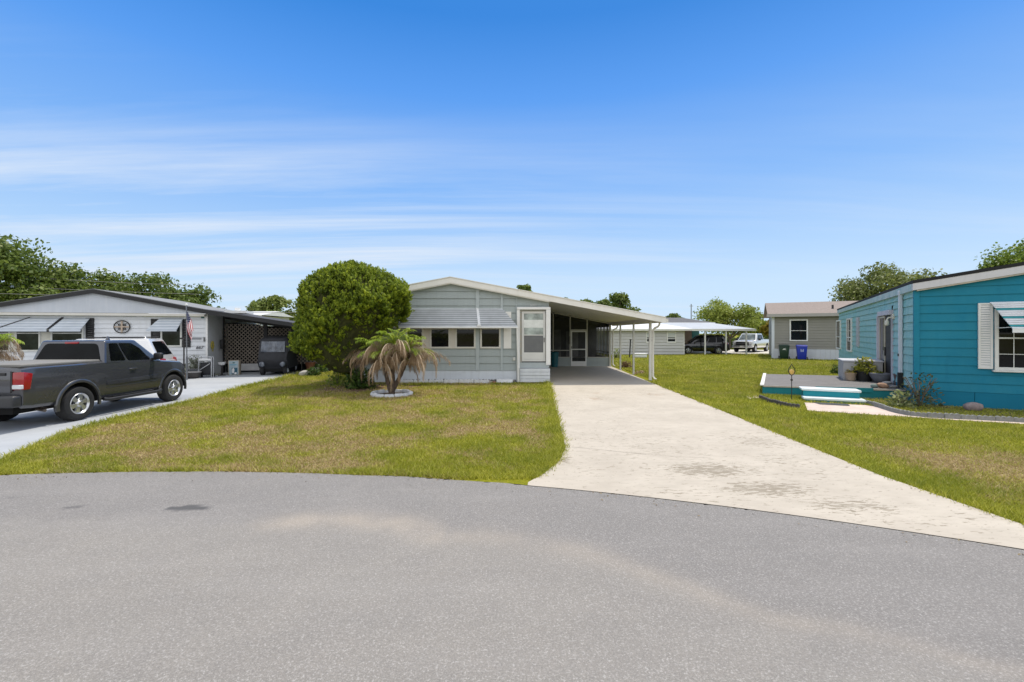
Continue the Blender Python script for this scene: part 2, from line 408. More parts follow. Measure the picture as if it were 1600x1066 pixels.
# the drive is a grid clipped to its outline, with the rim pulled onto the true edge
def edge_x(y, pts):
    ys = [p[1] for p in pts]; xs = [p[0] for p in pts]; return np.interp(y, ys, xs)
LE = DRV[:10]; RE = DRV[10:][::-1]
ys = np.concatenate([np.linspace(0, 1, 30)*0, []])
rows = []
nu = 60
yy = np.concatenate([np.arange(0, 1, .02), np.arange(1.0, 23.5, .12)])
uu = np.linspace(0, 1, nu)
V = []
for q in yy:
    # the bottom rows follow the street's arc, the upper rows are straight across
    t = np.clip(1-q/2.4, 0, 1)
    for uq in uu:
        ylo_l, ylo_r = 6.04, 4.22
        yb = (1-uq)*ylo_l+uq*ylo_r
        y = t*(yb)+(1-t)*6.04+q if q < 2.4 else 6.04+q
        xl = edge_x(y, LE); xr = edge_x(y, RE)
        if q < 2.4:
            xl = edge_x(max(6.02, t*ylo_l+(1-t)*6.04+q), LE); xr = edge_x(t*ylo_r+(1-t)*6.04+q, RE)
        x = xl+(xr-xl)*uq
        if q == 0: y = RC[1]+math.sqrt(RR*RR-(x-RC[0])**2)-.02
        V.append((x, min(y, 27.4), .011))
V = np.array(V); ny = len(yy)
i = np.arange((nu-1)*(ny-1)); r_ = i//(nu-1); c_ = i % (nu-1); b_ = r_*nu+c_
Fq = np.stack([b_, b_+1, b_+nu+1, b_+nu], 1).ravel()
gx = lambda x, y: G(x, y)
wear = np.clip(.22+.5*(fbm(V[:, 0], V[:, 1], .5, 77, 3)-.45), 0, .5)*np.clip((17.6-V[:, 1])/1.5, 0, 1)
for (px, py, rx, ry, a) in ((1110, 735, .75, .45, 1.0), (1200, 765, .8, .35, .95), (1180, 690, 1.0, .9, .6), (880, 720, .22, .35, .9), (940, 622, .5, .9, .55), (1010, 618, .7, .6, .5), (1330, 790, .8, .35, .75), (1050, 770, .8, .2, .5), (1230, 720, .7, .5, .55), (960, 650, .8, 1.2, .35)):
    cx, cy = G(px, py); wear = np.maximum(wear, a*np.exp(-(((V[:, 0]-cx)/rx)**2+((V[:, 1]-cy)/ry)**2)))
floor = np.clip((V[:, 1]-17.6)/.3, 0, 1)*np.clip((5.45-V[:, 0])/.2, 0, 1)*(.62+.5*(fbm(V[:, 0], V[:, 1], .8, 50, 3)-.5))  # concrete darkened inside the outline of the carport roof's cast shadow
rust = np.zeros(len(V))
for (px, py, rx, ry, a) in ((1018, 617, .35, .25, .5), (940, 615, .3, .15, .5), (925, 624, .25, .3, .4)):
    cx, cy = G(px, py); rust = np.maximum(rust, a*np.exp(-(((V[:, 0]-cx)/rx)**2+((V[:, 1]-cy)/ry)**2))*(fbm(V[:, 0]*2, V[:, 1]*2, 2, 60, 3) > .5))
drive = mesh_np('driveway', V, Fq, 4, drive_mat(), None, {'wear': wear, 'floor': floor, 'rust': rust}); tag(drive, kind='structure')
mb = MB()
def crack(pts, w):
    for a, b in zip(pts[:-1], pts[1:]):
        a = Vector((*a, .0125)); b = Vector((*b, .0125)); dn = (b-a).normalized(); s = Vector((-dn.y, dn.x, 0))*w*random.uniform(.5, 1)
        mb.add([a-s, b-s, b+s, a+s], [(0, 1, 2, 3)])
crack([G(893, 699.5), G(930, 703), G(985, 709), G(1010, 711)], .006); crack([G(1018, 712), G(1060, 715), G(1110, 717)], .003)
mb.build('driveway_joint', paint('crack', (.10, .08, .06), .95), drive)

def ndrive_mat():
    m, nt, b = new_mat('pale_blue_painted_concrete')
    tc = _n(nt, 'ShaderNodeTexCoord'); v = tc.outputs['Object']
    c = ramp(nt, noise(nt, v, .9, 6, .7), [(.3, (.335, .355, .385)), (.7, (.43, .45, .475))])
    c = mixc(nt, mrange(nt, noise(nt, mapping(nt, v, (5, .8, 1)), 1.0, 5, .7), .55, .8, 0, .5), c, (.33, .34, .355))
    c = mixc(nt, mrange(nt, noise(nt, v, 14, 4, .7), .62, .8, 0, .4), c, (.47, .47, .47))
    nt.links.new(c, b.inputs['Base Color']); b.inputs['Roughness'].default_value = .7
    return m
mb = MB(); mb.prism(NDR, -.02, .010)
nd = mb.build('neighbour_driveway', ndrive_mat()); tag(nd, kind='structure')
mb = MB()
for k in range(3):
    y0 = 7.6+k*.02
for (a, b_) in (((-24, 7.9), (-8.2, 7.45)), ((-24, 11.9), (-9.25, 11.6)), ((-24, 15.4), (-9.6, 15.3))):
    mb.add([(a[0], a[1]-.015, .0125), (b_[0], b_[1]-.015, .0125), (b_[0], b_[1]+.015, .0125), (a[0], a[1]+.015, .0125)], [(0, 1, 2, 3)])
mb.build('neighbour_driveway_joint', paint('pale_joint', (.50, .51, .52), .8), nd)
mb = MB(); mb.prism(PATHP, -.02, .016); tag(mb.build('path', paint('pink_concrete', (.56, .46, .40), .85, .16, 2.2, bmp=.3, streak=.0)), kind='structure')
mb = MB(); mb.prism([G(1165, 620), G(1186, 617.5), G(1192, 622), G(1170, 624)], -.02, .02); tag(mb.build('path_slab', paint('pink_concrete', (.56, .46, .40))), kind='structure')
mb = MB(); mb.prism(FARP, -.02, .012); tag(mb.build('far_driveway', paint('far_concrete', (.55, .52, .47), .85)), kind='structure')
mb = MB(); mb.prism([(-40, 62), (60, 70), (60, 76), (-40, 68)], -.02, .010); tag(mb.build('far_road', paint('far_asphalt', (.26, .26, .27), .9)), kind='structure')
# reddish mulch under the clipped tree
mb = MB(); mp = []
for k in range(40):
    a = 2*PI*k/40; q = 1+.18*math.sin(3*a+.5)+.1*math.sin(7*a)
    mp.append((-5.5+2.0*q*math.cos(a), 16.6+1.15*q*math.sin(a)))
mb.prism(mp, -.02, .008); tag(mb.build('mulch', paint('mulch', (.155, .085, .05), .95, .35, 9, bmp=.8, bscale=30)), kind='structure')

# ------------------------------------------------------------------ grass blades: one countless mass
def grass_mat():
    m, nt, b = new_mat('grass_blades')
    tc = _n(nt, 'ShaderNodeTexCoord'); v = tc.outputs['Object']
    g = ramp(nt, attr(nt, 'tint'), [(0, (.19, .215, .016)), (.5, (.41, .415, .035)), (1, (.64, .60, .12))])
    g = mixc(nt, mrange(nt, noise(nt, v, .9, 4, .6), .4, .65, 0, .55), g, (.145, .205, .018))
    dr = ramp(nt, attr(nt, 'tint'), [(0, (.26, .175, .07)), (.55, (.48, .36, .17)), (1, (.66, .53, .31))])
    c = mixc(nt, attr(nt, 'dry'), g, dr)
    nt.links.new(c, b.inputs['Base Color']); b.inputs['Roughness'].default_value = .55; b.inputs['Specular IOR Level'].default_value = .3
    t = _n(nt, 'ShaderNodeBsdfTranslucent'); nt.links.new(c, t.inputs[0])
    mx = _n(nt, 'ShaderNodeMixShader'); mx.inputs[0].default_value = .38
    nt.links.new(b.outputs[0], mx.inputs[1]); nt.links.new(t.outputs[0], mx.inputs[2]); nt.links.new(mx.outputs[0], nt.nodes['Material Output'].inputs[0])
    return m
def scatter(n, x0, x1, y0, y1, pw):
    # more blades near the street: y drawn with density ~ y^-pw
    q = RNG.random(n); a = 1-pw
    y = (y0**a+q*(y1**a-y0**a))**(1/a); x = x0+(x1-x0)*RNG.random(n)
    return x, y
xs, ys_ = [], []
for n, b4 in ((250000, (-9.8, 1.6, 6.2, 17.9, 1.6)), (190000, (5.0, 14.5, 4.2, 14.8, 1.6)), (110000, (14.5, 25, 3.0, 14.8, 1.02)), (45000, (5.0, 14.5, 2.6, 4.4, 1.02)), (40000, (-17, -9.5, 4.0, 6.6, 1.02)), (60000, (5.4, 14, 14, 24, 1.5)), (26000, (-11, -5.5, 15, 23, 1.2)), (150000, (5.8, 34, 14, 43, 1.2))):
    x, y = scatter(n, *b4); xs.append(x); ys_.append(y)
x = np.concatenate(xs); y = np.concatenate(ys_)
jx = .045*RNG.standard_normal(len(x)); jy = .045*RNG.standard_normal(len(x))
ok = np.hypot(x-RC[0], y-RC[1]) > RR-.05+.11*fbm(x, y*0, 2.6, 5, 5)+.03*RNG.random(len(x))
ok &= ~inpoly(x+jx, y+jy, DRVP) & ~inpoly(x+jx*1.2, y+jy*1.2, NDR) & ~inpoly(x, y, PATHP)
ok &= (np.abs(x)/y < 5)
HOUSEP = [(-6.6, 18.0), (6.0, 18.3), (6.0, 34), (-6.6, 34)]; DECKP = [(8.05, 14.56), (11.6, 13.45), (11.27, 12.7), (20, 7.6), (24, 20), (14, 18.6), (10.46, 18.74)]
ok &= ~inpoly(x, y, HOUSEP) & ~inpoly(x, y, DECKP) & ~(inpoly(x, y, mp) & (RNG.random(len(x)) < .85))
ok &= ~(np.hypot(x+3.86, y-14.6) < .5)
x = x[ok]; y = y[ok]; n = len(x)
dv = dryness(x, y); rr = RNG.random(n)
ok = rr < np.clip(1.18-dv*.55, .2, 1); x = x[ok]; y = y[ok]; dv = dv[ok]; n = len(x)
e = np.minimum(np.minimum(polydist(x, y, DRV[:9]), polydist(x, y, DRV[10:])), np.minimum(polydist(x, y, NDR[:9]), np.abs(np.hypot(x-RC[0], y-RC[1])-RR)))
tall = 1+.75*np.exp(-(e/.22)**2)
H = (.026+.034*RNG.random(n))*tall*(1-.35*dv)*np.clip(y/9, .9, 2.0)*(.75+.5*fbm(x, y, 1.1, 70, 3))
Wd = (.0048+.003*RNG.random(n))*np.clip(y/7, .85, 3.4)
a = 2*PI*RNG.random(n); la = 2*PI*RNG.random(n); ln = H*(.35+.9*RNG.random(n))*(1+.5*dv)
dx, dy = np.cos(a)*Wd, np.sin(a)*Wd
V = np.stack([np.stack([x-dx, y-dy, 0*x-.004], 1), np.stack([x+dx, y+dy, 0*x-.004], 1), np.stack([x+np.cos(la)*ln, y+np.sin(la)*ln, H], 1)], 1).reshape(-1, 3)
isdry = np.clip((dv-.36)*1.5+(RNG.random(n)-.5)*1.7, 0, 1)
g = mesh_np('lawn_grass', V, np.arange(3*n), 3, grass_mat(), None, {'dry': np.repeat(isdry, 3), 'tint': np.repeat(RNG.random(n), 3)})
tag(g, kind='stuff')

# dry leaf bits blown along the edges of the street and the drive
rr = np.random.default_rng(4); n = 420
th_ = PI/2+rr.uniform(-.52, .15, n)*1.0; rad = RR-np.abs(rr.normal(0, .16, n))-.02
x = RC[0]+rad*np.cos(th_); y = RC[1]+rad*np.sin(th_)
k = rr.random(n) < .45; yk = rr.uniform(4.9, 17, n); side = rr.random(n) < .5
ex = np.where(side, edge_x(yk, LE)+np.abs(rr.normal(0, .14, n)), edge_x(yk, RE)-np.abs(rr.normal(0, .18, n)))
x = np.where(k, ex, x); y = np.where(k, np.maximum(yk, 6.3*side), y)
pos = np.stack([x, y, np.where(k, .020, .012)], 1); sz = .012+.022*rr.random(n)
m_, nt_, b_m = new_mat('dry_leaf_bits'); nt_.links.new(ramp(nt_, attr(nt_, 'tint'), [(0, (.07, .05, .03)), (.6, (.19, .13, .07)), (1, (.30, .24, .12))]), b_m.inputs['Base Color']); b_m.inputs['Roughness'].default_value = .9
tag(leaves('leaf_litter', pos, rr.normal(0, .25, (n, 3))+np.array([0, 0, 1]), rr.normal(0, 1, (n, 3)), sz, sz*.5, rr.random(n), m_, None, .05), kind='stuff')
# ------------------------------------------------------------------ building helpers
def siding(mb, z0, z1, pitch, lo, hi, lip=.035, kinks=()):
    # lapped boards: each hangs a lip clear of the board below, leaving a real open slot under it
    lip = max(lip, .02); z = z0
    while z < z1-1e-4:
        zt = min(z+pitch, z1); zs = sorted([z, zt]+[k for k in kinks if z+1e-3 < k < zt-1e-3])
        for a, b in zip(zs[:-1], zs[1:]):
            ya = -lip*(1-(a-z)/pitch)-.002; yb = -lip*(1-(b-z)/pitch)-.002
            if hi(a)-lo(a) < .01 and hi(b)-lo(b) < .01: continue
            mb.add([(lo(a), ya, a), (hi(a), ya, a), (hi(b), yb, b), (lo(b), yb, b)], [(0, 1, 2, 3)])
        if hi(z)-lo(z) > .01: mb.add([(lo(z), -lip+.007, z), (hi(z), -lip+.007, z), (hi(z), -lip-.002, z), (lo(z), -lip-.002, z)], [(0, 1, 2, 3)])
        z = zt
def frame(mb, x0, x1, z0, z1, w, y0, y1):
    mb.box(x0, x0+w, y0, y1, z0, z1); mb.box(x1-w, x1, y0, y1, z0, z1)
    mb.box(x0+w, x1-w, y0, y1, z0, z0+w); mb.box(x0+w, x1-w, y0, y1, z1-w, z1)
def window(parent, M, x0, x1, z0, z1, fmat, gmat, w=.06, rail=None, proud=.075, sill=False, grille=0):
    mb = MB(M); frame(mb, x0, x1, z0, z1, w, -proud, 0)
    if rail: mb.box(x0+w, x1-w, -proud+.012, -.004, rail-.02, rail+.02)
    if sill: mb.box(x0-.04, x1+.04, -proud-.04, 0, z0-.05, z0-.002)
    f = mb.build('window', fmat, parent, bevel=.005, seg=1)
    g = MB(M); g.box(x0+w-.002, x1-w+.002, -proud+.025, -.041, z0+w-.002, z1-w+.002); g.build('pane', gmat, f)
    if grille:
        gb = MB(M)
        for k in range(1, grille): gb.box(x0+w+(x1-x0-2*w)*k/grille-.008, x0+w+(x1-x0-2*w)*k/grille+.008, -proud+.014, -proud+.021, z0+w, z1-w)
        zm = z0+(rail-z0)*.5 if rail else (z0+z1)/2; gb.box(x0+w, x1-w, -proud+.010, -proud+.018, zm-.008, zm+.008); gb.build('glazing_bar', fmat, f)
    return f
def awning(parent, M, x0, x1, X0, X1, zt, zb, out, n, mats, name='awning', valance=.05):
    # overlapping metal slats from (x0..x1, wall) to (X0..X1, out); mats alternate
    mb = MB(M)
    for k in range(n):
        mb.cur = k % len(mats)
        a, b = k/n, (k+1)/n*1.0
        p = lambda t, e: ((x0+(X0-x0)*t) if e == 0 else (x1+(X1-x1)*t), -out*t, zt+(zb-zt)*t)
        (xa0, ya, za), (xa1, _, _), (xb0, yb, zb_), (xb1, _, _) = p(a, 0), p(a, 1), p(b, 0), p(b, 1)
        d = .03
        mb.hexa([(xb0, yb-d, zb_-.004), (xb1, yb-d, zb_-.004), (xa1, ya, za-.012), (xa0, ya, za-.012), (xb0, yb-d, zb_+.012), (xb1, yb-d, zb_+.012), (xa1, ya, za), (xa0, ya, za)])
    mb.cur = 0
    mb.box(X0, X1, -out-.022, -out-.004, zb-valance, zb+.012)
    return mb.build(name, list(mats), parent)
def louvre_shutter(parent, M, x0, x1, z0, z1, mat, slats=0, name='shutter', th=.06):
    mb = MB(M)
    if slats:
        frame(mb, x0, x1, z0, z1, .045, -th, 0)
        h = (z1-z0-.09)/slats
        for k in range(slats):
            z = z0+.045+k*h; mb.hexa([(x0+.045, -th+.004, z), (x1-.045, -th+.004, z), (x1-.045, -.038, z+h*.45), (x0+.045, -.038, z+h*.45), (x0+.045, -th+.006, z+h*.4), (x1-.045, -th+.006, z+h*.4), (x1-.045, -.038, z+h*.9), (x0+.045, -.038, z+h*.9)])
    else: mb.box(x0, x1, -th, 0, z0, z1)
    return mb.build(name, mat, parent)
GLASS = glassmat('dark_window_glass')
GLASS2 = glassmat('pale_window_glass', (.10, .125, .12), .06)
WHITE = paint('white_paint', (.74, .74, .73), .55, .05, 2, streak=.25, dirt=(.5, .5, .47))
OFFW = paint('warm_white_metal', (.68, .65, .60), .5, .05, 2)
CREAM = paint('cream_metal', (.80, .765, .69), .5, .05, 1.2, streak=.12, dirt=(.48, .44, .36))
def screen_mat(name, a=.80, col=(.012, .012, .012)):
    m, nt, b = new_mat(name); b.inputs['Base Color'].default_value = (*col, 1); b.inputs['Roughness'].default_value = .8
    tr = _n(nt, 'ShaderNodeBsdfTransparent'); mx = _n(nt, 'ShaderNodeMixShader')
    tc = _n(nt, 'ShaderNodeTexCoord'); f = mrange(nt, noise(nt, tc.outputs['Object'], 2.0, 3, .5), .3, .7, a-.05, a+.05); nt.links.new(f, mx.inputs[0])
    nt.links.new(tr.outputs[0], mx.inputs[1]); nt.links.new(b.outputs[0], mx.inputs[2]); nt.links.new(mx.outputs[0], nt.nodes['Material Output'].inputs[0])
    return m
SCREEN = screen_mat('insect_screen')

# ------------------------------------------------------------------ grey house with the carport
GY = 18.47
hs = thing('house', 'grey clapboard house with a low gable, silver window awning and open carport on its right', 'house', (0, GY, 0))
GREY = paint('grey_siding', (.335, .378, .38), .6, .06, 1.0, streak=.3, dirt=(.22, .245, .24))
GREY2 = paint('grey_trim', (.39, .435, .445), .6, .06, 1.5)
PK, PZ, SL = -2.47, 4.20, .187
def rz(x): return PZ-SL*abs(x-PK)
XL, XR = -6.40, 1.5
def hlo(z): return max(XL, PK-(PZ-.10-z)/SL)
def hhi(z): return min(XR, PK+(PZ-.10-z)/SL)
ze = PZ-.10-SL*(XR-PK)
mb = MB(); siding(mb, .47, PZ-.13, .292, hlo, hhi, .036, (ze,))
mb.box(XL, XR, .004, .15, .47, ze); mb.prism_y([(XL, ze+.001), (XR, ze+.001), (PK, PZ-.105)], .004, .15)
mb.box(XL, XL+.1, .15, 14, .47, ze); mb.box(XR-.1, XR, .15, 8.4, .47, ze); mb.box(XL, XR, 13.9, 14, .47, ze)
mb.build('wall', GREY, hs)
mb = MB(); mb.box(XL, .19, -.012, .13, -.02, .468); mb.box(XL, XL+.1, .14, 14, -.02, .468)
mb.build('skirting', paint('white_skirting', (.60, .64, .69), .7, .06, 2, streak=.3, dirt=(.4, .42, .42)), hs)
for x0, x1 in ((-1.47, -1.325), (-.46, -.37), (.17, .20), (-6.42, -6.33)):
    MB().box(x0, x1, -.055, 0, .47, rz(max(x0, -6.35)+.05)-.12).build('trim_board', GREY2, hs)
# roof sheet of house and carport, one slope each side
RXL, RXR = -6.75, 6.16
mb = MB()
def slab(x0, x1, y0, y1, t):
    mb.hexa([(x0, y0, rz(x0)-t), (x1, y0, rz(x1)-t), (x1, y1, rz(x1)-t), (x0, y1, rz(x0)-t), (x0, y0, rz(x0)), (x1, y0, rz(x1)), (x1, y1, rz(x1)), (x0, y1, rz(x0))])
slab(RXL, PK, -.22, 14.1, .05); slab(PK, XR+.02, -.22, 14.1, .05)
rf = mb.build('roof', paint('pale_roof_metal', (.62, .63, .62), .55, .05, .8, streak=.2), hs)
mb = MB(); slab(XR+.02, RXR, -.22, 9.6, .06)
cr = mb.build('carport_roof', CREAM, hs)
mb = MB()
for k in range(1, 24):
    y = -.2+k*.4; mb.hexa([(XR+.05, y, rz(XR)-.066), (RXR-.05, y, rz(RXR-.05)-.068), (RXR-.05, y+.012, rz(RXR-.05)-.068), (XR+.05, y+.012, rz(XR)-.066), (XR+.05, y, rz(XR)-.058), (RXR-.05, y, rz(RXR-.05)-.06), (RXR-.05, y+.012, rz(RXR-.05)-.06), (XR+.05, y+.012, rz(XR)-.058)])
mb.build('soffit_seam', paint('soffit_seam', (.52, .48, .42), .6), cr)
mb = MB()
def fasc(x0, x1, t0, t1, y0=-.26, y1=-.222):
    mb.hexa([(x0, y0, rz(x0)-t1), (x1, y0, rz(x1)-t1), (x1, y1, rz(x1)-t1), (x0, y1, rz(x0)-t1), (x0, y0, rz(x0)-t0), (x1, y0, rz(x1)-t0), (x1, y1, rz(x1)-t0), (x0, y1, rz(x0)-t0)])
fasc(RXL, PK, -.02, .20); fasc(PK, RXR, -.02, .20)
fasc(RXL, PK, -.05, -.021, -.29, -.2); fasc(PK, RXR, -.05, -.021, -.29, -.2)
fasc(RXL, PK, .20, .235, -.235, -.0); fasc(PK, XR, .20, .235, -.235, -.0)
mb.build('fascia', paint('cream_fascia', (.76, .74, .70), .5, .05, 1.5, streak=.15, dirt=(.5, .47, .4)), hs)
gz = rz(RXR)
mb = MB(); mb.box(RXR-.0, RXR+.10, -.26, 9.6, gz-.17, gz-.03); mb.build('gutter', OFFW, hs)
mb = MB(); mb.box(5.80, 5.90, -.1, 9.2, gz-.14, gz+.02-.0); 
mb.build('carport_beam', OFFW, hs)
for y, w in ((.70, .075), (3.35, .06), (6.0, .06), (8.55, .075)):
    mb = MB(); mb.box(5.85-w, 5.85+w*.3, y-w*.6, y+w*.6, .0, gz-.142); mb.box(5.85-w-.02, 5.85+w*.3+.02, y-w*.6-.02, y+w*.6+.02, .0, .03)
    mb.build('carport_post', paint('post_metal', (.66, .65, .62), .5, .06, 3, streak=.3), hs)
for y in (.66, 8.3):
    mb = MB(); mb.tube([(6.2, y, gz-.16), (6.2, y, gz-.24), (6.14, y, gz-.33), (5.99, y, gz-.40), (5.93, y, gz-.5), (5.93, y, .18), (5.96, y-.05, .08), (6.02, y-.16, .05)], .042, 8)
    mb.build('downspout', OFFW, hs, smooth=40)
# front windows under the long silver awning
M0 = Matrix()
VW = paint('vinyl_frame', (.62, .60, .55), .45, .04, 3)
for x0, x1 in ((-3.86, -3.58+.0), (-3.33, -2.50), (-2.30, -1.47), (-1.29, -.455)):
    if x0 == -3.86: x0 = -4.30
    window(hs, M0, x0, x1, 1.36, 2.72, VW, GLASS, .07, rail=2.16, sill=False)
for x0, x1 in ((-3.578, -3.332), (-2.498, -2.302)): MB().box(x0, x1, -.045, 0, 1.36, 2.72).build('window_panel', paint('panel_beige', (.60, .56, .50), .5, .05), hs)
louvre_shutter(hs, M0, -.34, -.03, 1.36, 2.85, paint('shutter_white', (.76, .75, .72), .5, .04))
SILV = paint('galvanised_slat', (.66, .685, .71), .45, .10, 2.5, metal=.1); SILV2 = paint('galvanised_slat_dark', (.36, .38, .41), .5, .10, 2.5, metal=.2)  # darker alternate slats make the slat lines show
PW = paint('awning_white', (.72, .73, .74), .45, .06)
a1 = awning(hs, Matrix.Translation((0, -.03, 0)), -4.25, -1.40, -4.62, -1.36, 2.98, 2.25, .62, 17, (SILV, SILV2))
a2 = awning(hs, Matrix.Translation((0, -.03, 0)), -1.40, -.40, -1.36, .22, 2.98, 2.25, .62, 17, (SILV, SILV2))
mb = MB()
for a, b in (((-1.40, -.03, 3.0), (-1.28, -.68, 2.27)), ((-4.27, -.03, 3.0), (-4.66, -.68, 2.27))): mb.bar(a, b, .10, .03)
mb.box(-1.36, -1.22, -.72, -.64, 2.24, 2.32); mb.box(-4.66, .24, -.70, -.675, 2.18, 2.23)
mb.build('awning_bracket', PW, hs)
# entrance door in its white surround
mb = MB(); mb.box(.20, .315, -.16, 0, .02, 2.93); mb.box(1.37, 1.55, -.18, 0, .70, 2.93); mb.box(.20, 1.55, -.185, 0, 2.932, 3.03)
mb.build('door_surround', WHITE, hs, bevel=.006, seg=1)
mb = MB(); mb.tube([(.20, -.62, 2.2), (.26, -.45, .02)], .035, 8); mb.build('awning_prop', WHITE, hs, smooth=40)
mb = MB(); mb.box(.32, 1.365, -.035, 0, .62, 2.90); mb.build('door_jamb', paint('jamb_tan', (.40, .375, .32), .5, .06), hs)
dr = MB(); frame(dr, .40, 1.35, .84, 2.86, .085, -.075, -.037); dr.box(.485, 1.265, -.072, -.04, .93, 1.20); dr.box(.485, 1.265, -.07, -.04, 1.885, 1.92)
door = dr.build('door', paint('door_frame_beige', (.60, .60, .58), .5, .05, 2), hs, bevel=.004, seg=1)
mb = MB(); mb.box(.485, 1.265, -.058, -.05, 1.92, 2.78); mb.build('door_glass', glassmat('pale_reflection_glass', (.30, .34, .32), .05), door)  # pale colour stands in for the white reflection on the door glass
mb = MB(); mb.box(.485, 1.265, -.064, -.060, 2.20, 2.52); mb.build('door_reflection', paint('reflection_white', (.66, .68, .66), .7, .15, 4), door)  # white slab painted as a reflection on the upper glass
mb = MB(); mb.box(.485, 1.265, -.058, -.05, 1.20, 1.885); mb.build('door_screen', paint('grey_screen', (.13, .135, .14), .6, .1, 4), door)
mb = MB(); mb.box(1.285, 1.31, -.115, -.08, 1.62, 1.80); mb.build('door_handle', paint('black_metal', (.02, .02, .02), .4), door, bevel=.006, seg=1)
mb = MB(); mb.box(.40, 1.36, -.05, .0, .80, .835); mb.build('door_sill', paint('dark_sill', (.07, .07, .07), .6), hs)
mb = MB(); mb.box(.318, 1.50, -.12, 0, .58, .795); mb.build('door_panel', paint('grey_panel', (.36, .40, .41), .6, .06), hs)
mb = MB()
for k in range(4): mb.box(.318, 1.52, -.30+.012*(k % 2), 0, .02+k*.137, .02+k*.137+.128)
mb.build('front_step', paint('step_white_boards', (.62, .645, .68), .7, .06, 3, streak=.35, dirt=(.4, .42, .42)), hs, bevel=.006, seg=1)
text_mesh('house_number', '5003', .13, paint('number_grey', (.55, .56, .55), .5), hs, (.86, -.045, 3.07))
mb = MB(); mb.box(.03, .14, -.06, 0, .86, 1.0); mb.box(.05, .12, -.085, -.06, .88, .97); mb.build('wall_vent', paint('vent_white', (.6, .6, .57), .5), hs, bevel=.006, seg=1)
# screened room at the back of the carport
SY = 8.6
T1 = Matrix.Translation((0, SY, 0))
mb = MB(T1); siding(mb, 0, .52, .26, lambda z: XR, lambda z: 5.9, .034); mb.box(XR, 5.9, .003, .1, 0, .52)
mb.cur = 0
kw = mb.build('knee_wall', GREY, hs)
SF = paint('screen_frame_beige', (.52, .50, .45), .5, .05)
rs = lambda x: rz(x)-.075
mb = MB(T1)
for x in (XR+.03, 2.42, 3.43, 4.44): mb.box(x, x+.06, -.03, .03, .52 if x != 3.43 else .52, rs(x+.06))
mb.box(XR+.09, 3.42, -.025, .025, .93, .97); mb.box(3.49, 4.44, -.025, .025, 2.12, 2.19); mb.box(XR, 5.9, -.03, .03, .521, .56)
mb.hexa([(XR, -.03, rs(XR)-.06), (5.9, -.03, rs(5.9)-.06), (5.9, .03, rs(5.9)-.06), (XR, .03, rs(XR)-.06), (XR, -.03, rs(XR)), (5.9, -.03, rs(5.9)), (5.9, .03, rs(5.9)), (XR, .03, rs(XR))])
mb.build('screen_frame', SF, hs)
mb = MB(T1)
for x0, x1, z0 in ((XR, 3.42, .56), (4.5, 5.9, .56), (3.49, 4.44, 2.2)):
    mb.add([(x0, 0, z0), (x1, 0, z0), (x1, 0, rs(x1)-.05), (x0, 0, rs(x0)-.05)], [(0, 1, 2, 3)])
mb.build('screen', SCREEN, hs)
mb = MB(T1); frame(mb, 3.50, 4.43, .02, 2.11, .07, -.05, -.01); mb.box(3.57, 4.36, -.048, -.012, .09, .30); mb.box(3.57, 4.36, -.045, -.015, .98, 1.04)
sd = mb.build('screen_door', WHITE, hs)
mb = MB(T1); mb.add([(3.57, -.03, .3), (4.36, -.03, .3), (4.36, -.03, 2.05), (3.57, -.03, 2.05)], [(0, 1, 2, 3)]); mb.build('door_screen', SCREEN, sd)
mb = MB(T1); mb.box(3.52, 3.55, -.09, -.05, 1.05, 1.2); mb.build('door_handle', MATS['black_metal'], sd)
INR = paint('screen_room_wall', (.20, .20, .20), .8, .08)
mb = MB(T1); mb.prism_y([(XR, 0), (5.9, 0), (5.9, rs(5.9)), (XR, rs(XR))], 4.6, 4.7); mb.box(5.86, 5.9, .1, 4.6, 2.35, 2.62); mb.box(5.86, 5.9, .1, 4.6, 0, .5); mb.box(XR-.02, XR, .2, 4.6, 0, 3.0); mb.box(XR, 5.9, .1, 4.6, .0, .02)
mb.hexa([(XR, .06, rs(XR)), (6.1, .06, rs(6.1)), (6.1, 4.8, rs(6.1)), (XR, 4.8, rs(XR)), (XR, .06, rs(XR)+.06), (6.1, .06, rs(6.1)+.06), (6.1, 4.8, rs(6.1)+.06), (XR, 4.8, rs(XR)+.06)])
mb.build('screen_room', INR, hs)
mb = MB(T1)
for y in (.9, 1.9, 2.9, 3.9): mb.box(5.83, 5.9, y, y+.07, .5, 2.5)
mb.box(5.84, 5.9, .1, 4.6, .78, .84); mb.build('room_mullion', SF, hs)
mb = MB(T1); mb.box(3.75, 4.6, 4.55, 4.598, .05, 2.1); mb.box(2.95, 3.4, 4.55, 4.598, .3, 2.2); mb.build('inner_door', paint('inner_pale', (.62, .60, .56), .6), hs)
mb = MB(T1); mb.box(3.95, 4.18, 4.50, 4.548, 1.2, 1.75); mb.build('inner_door_pane', GLASS, hs)
# teal bin in the carport
t = thing('storage_bin', 'tall teal plastic bin standing at the back of the grey carport', 'bin', (2.47, 26.4, .011))
mb = MB(); mb.lathe([(.17, 0), (.19, .02), (.225, .74), (.24, .75), (.24, .80)], 20); mb.build('body', paint('teal_plastic', (.012, .11, .14), .45, .1), t, smooth=40)
mb = MB(); mb.lathe([(.245, .802), (.25, .83), (.20, .87), (.05, .89), (0, .89)], 20); mb.build('lid', MATS['teal_plastic'], t, smooth=40)
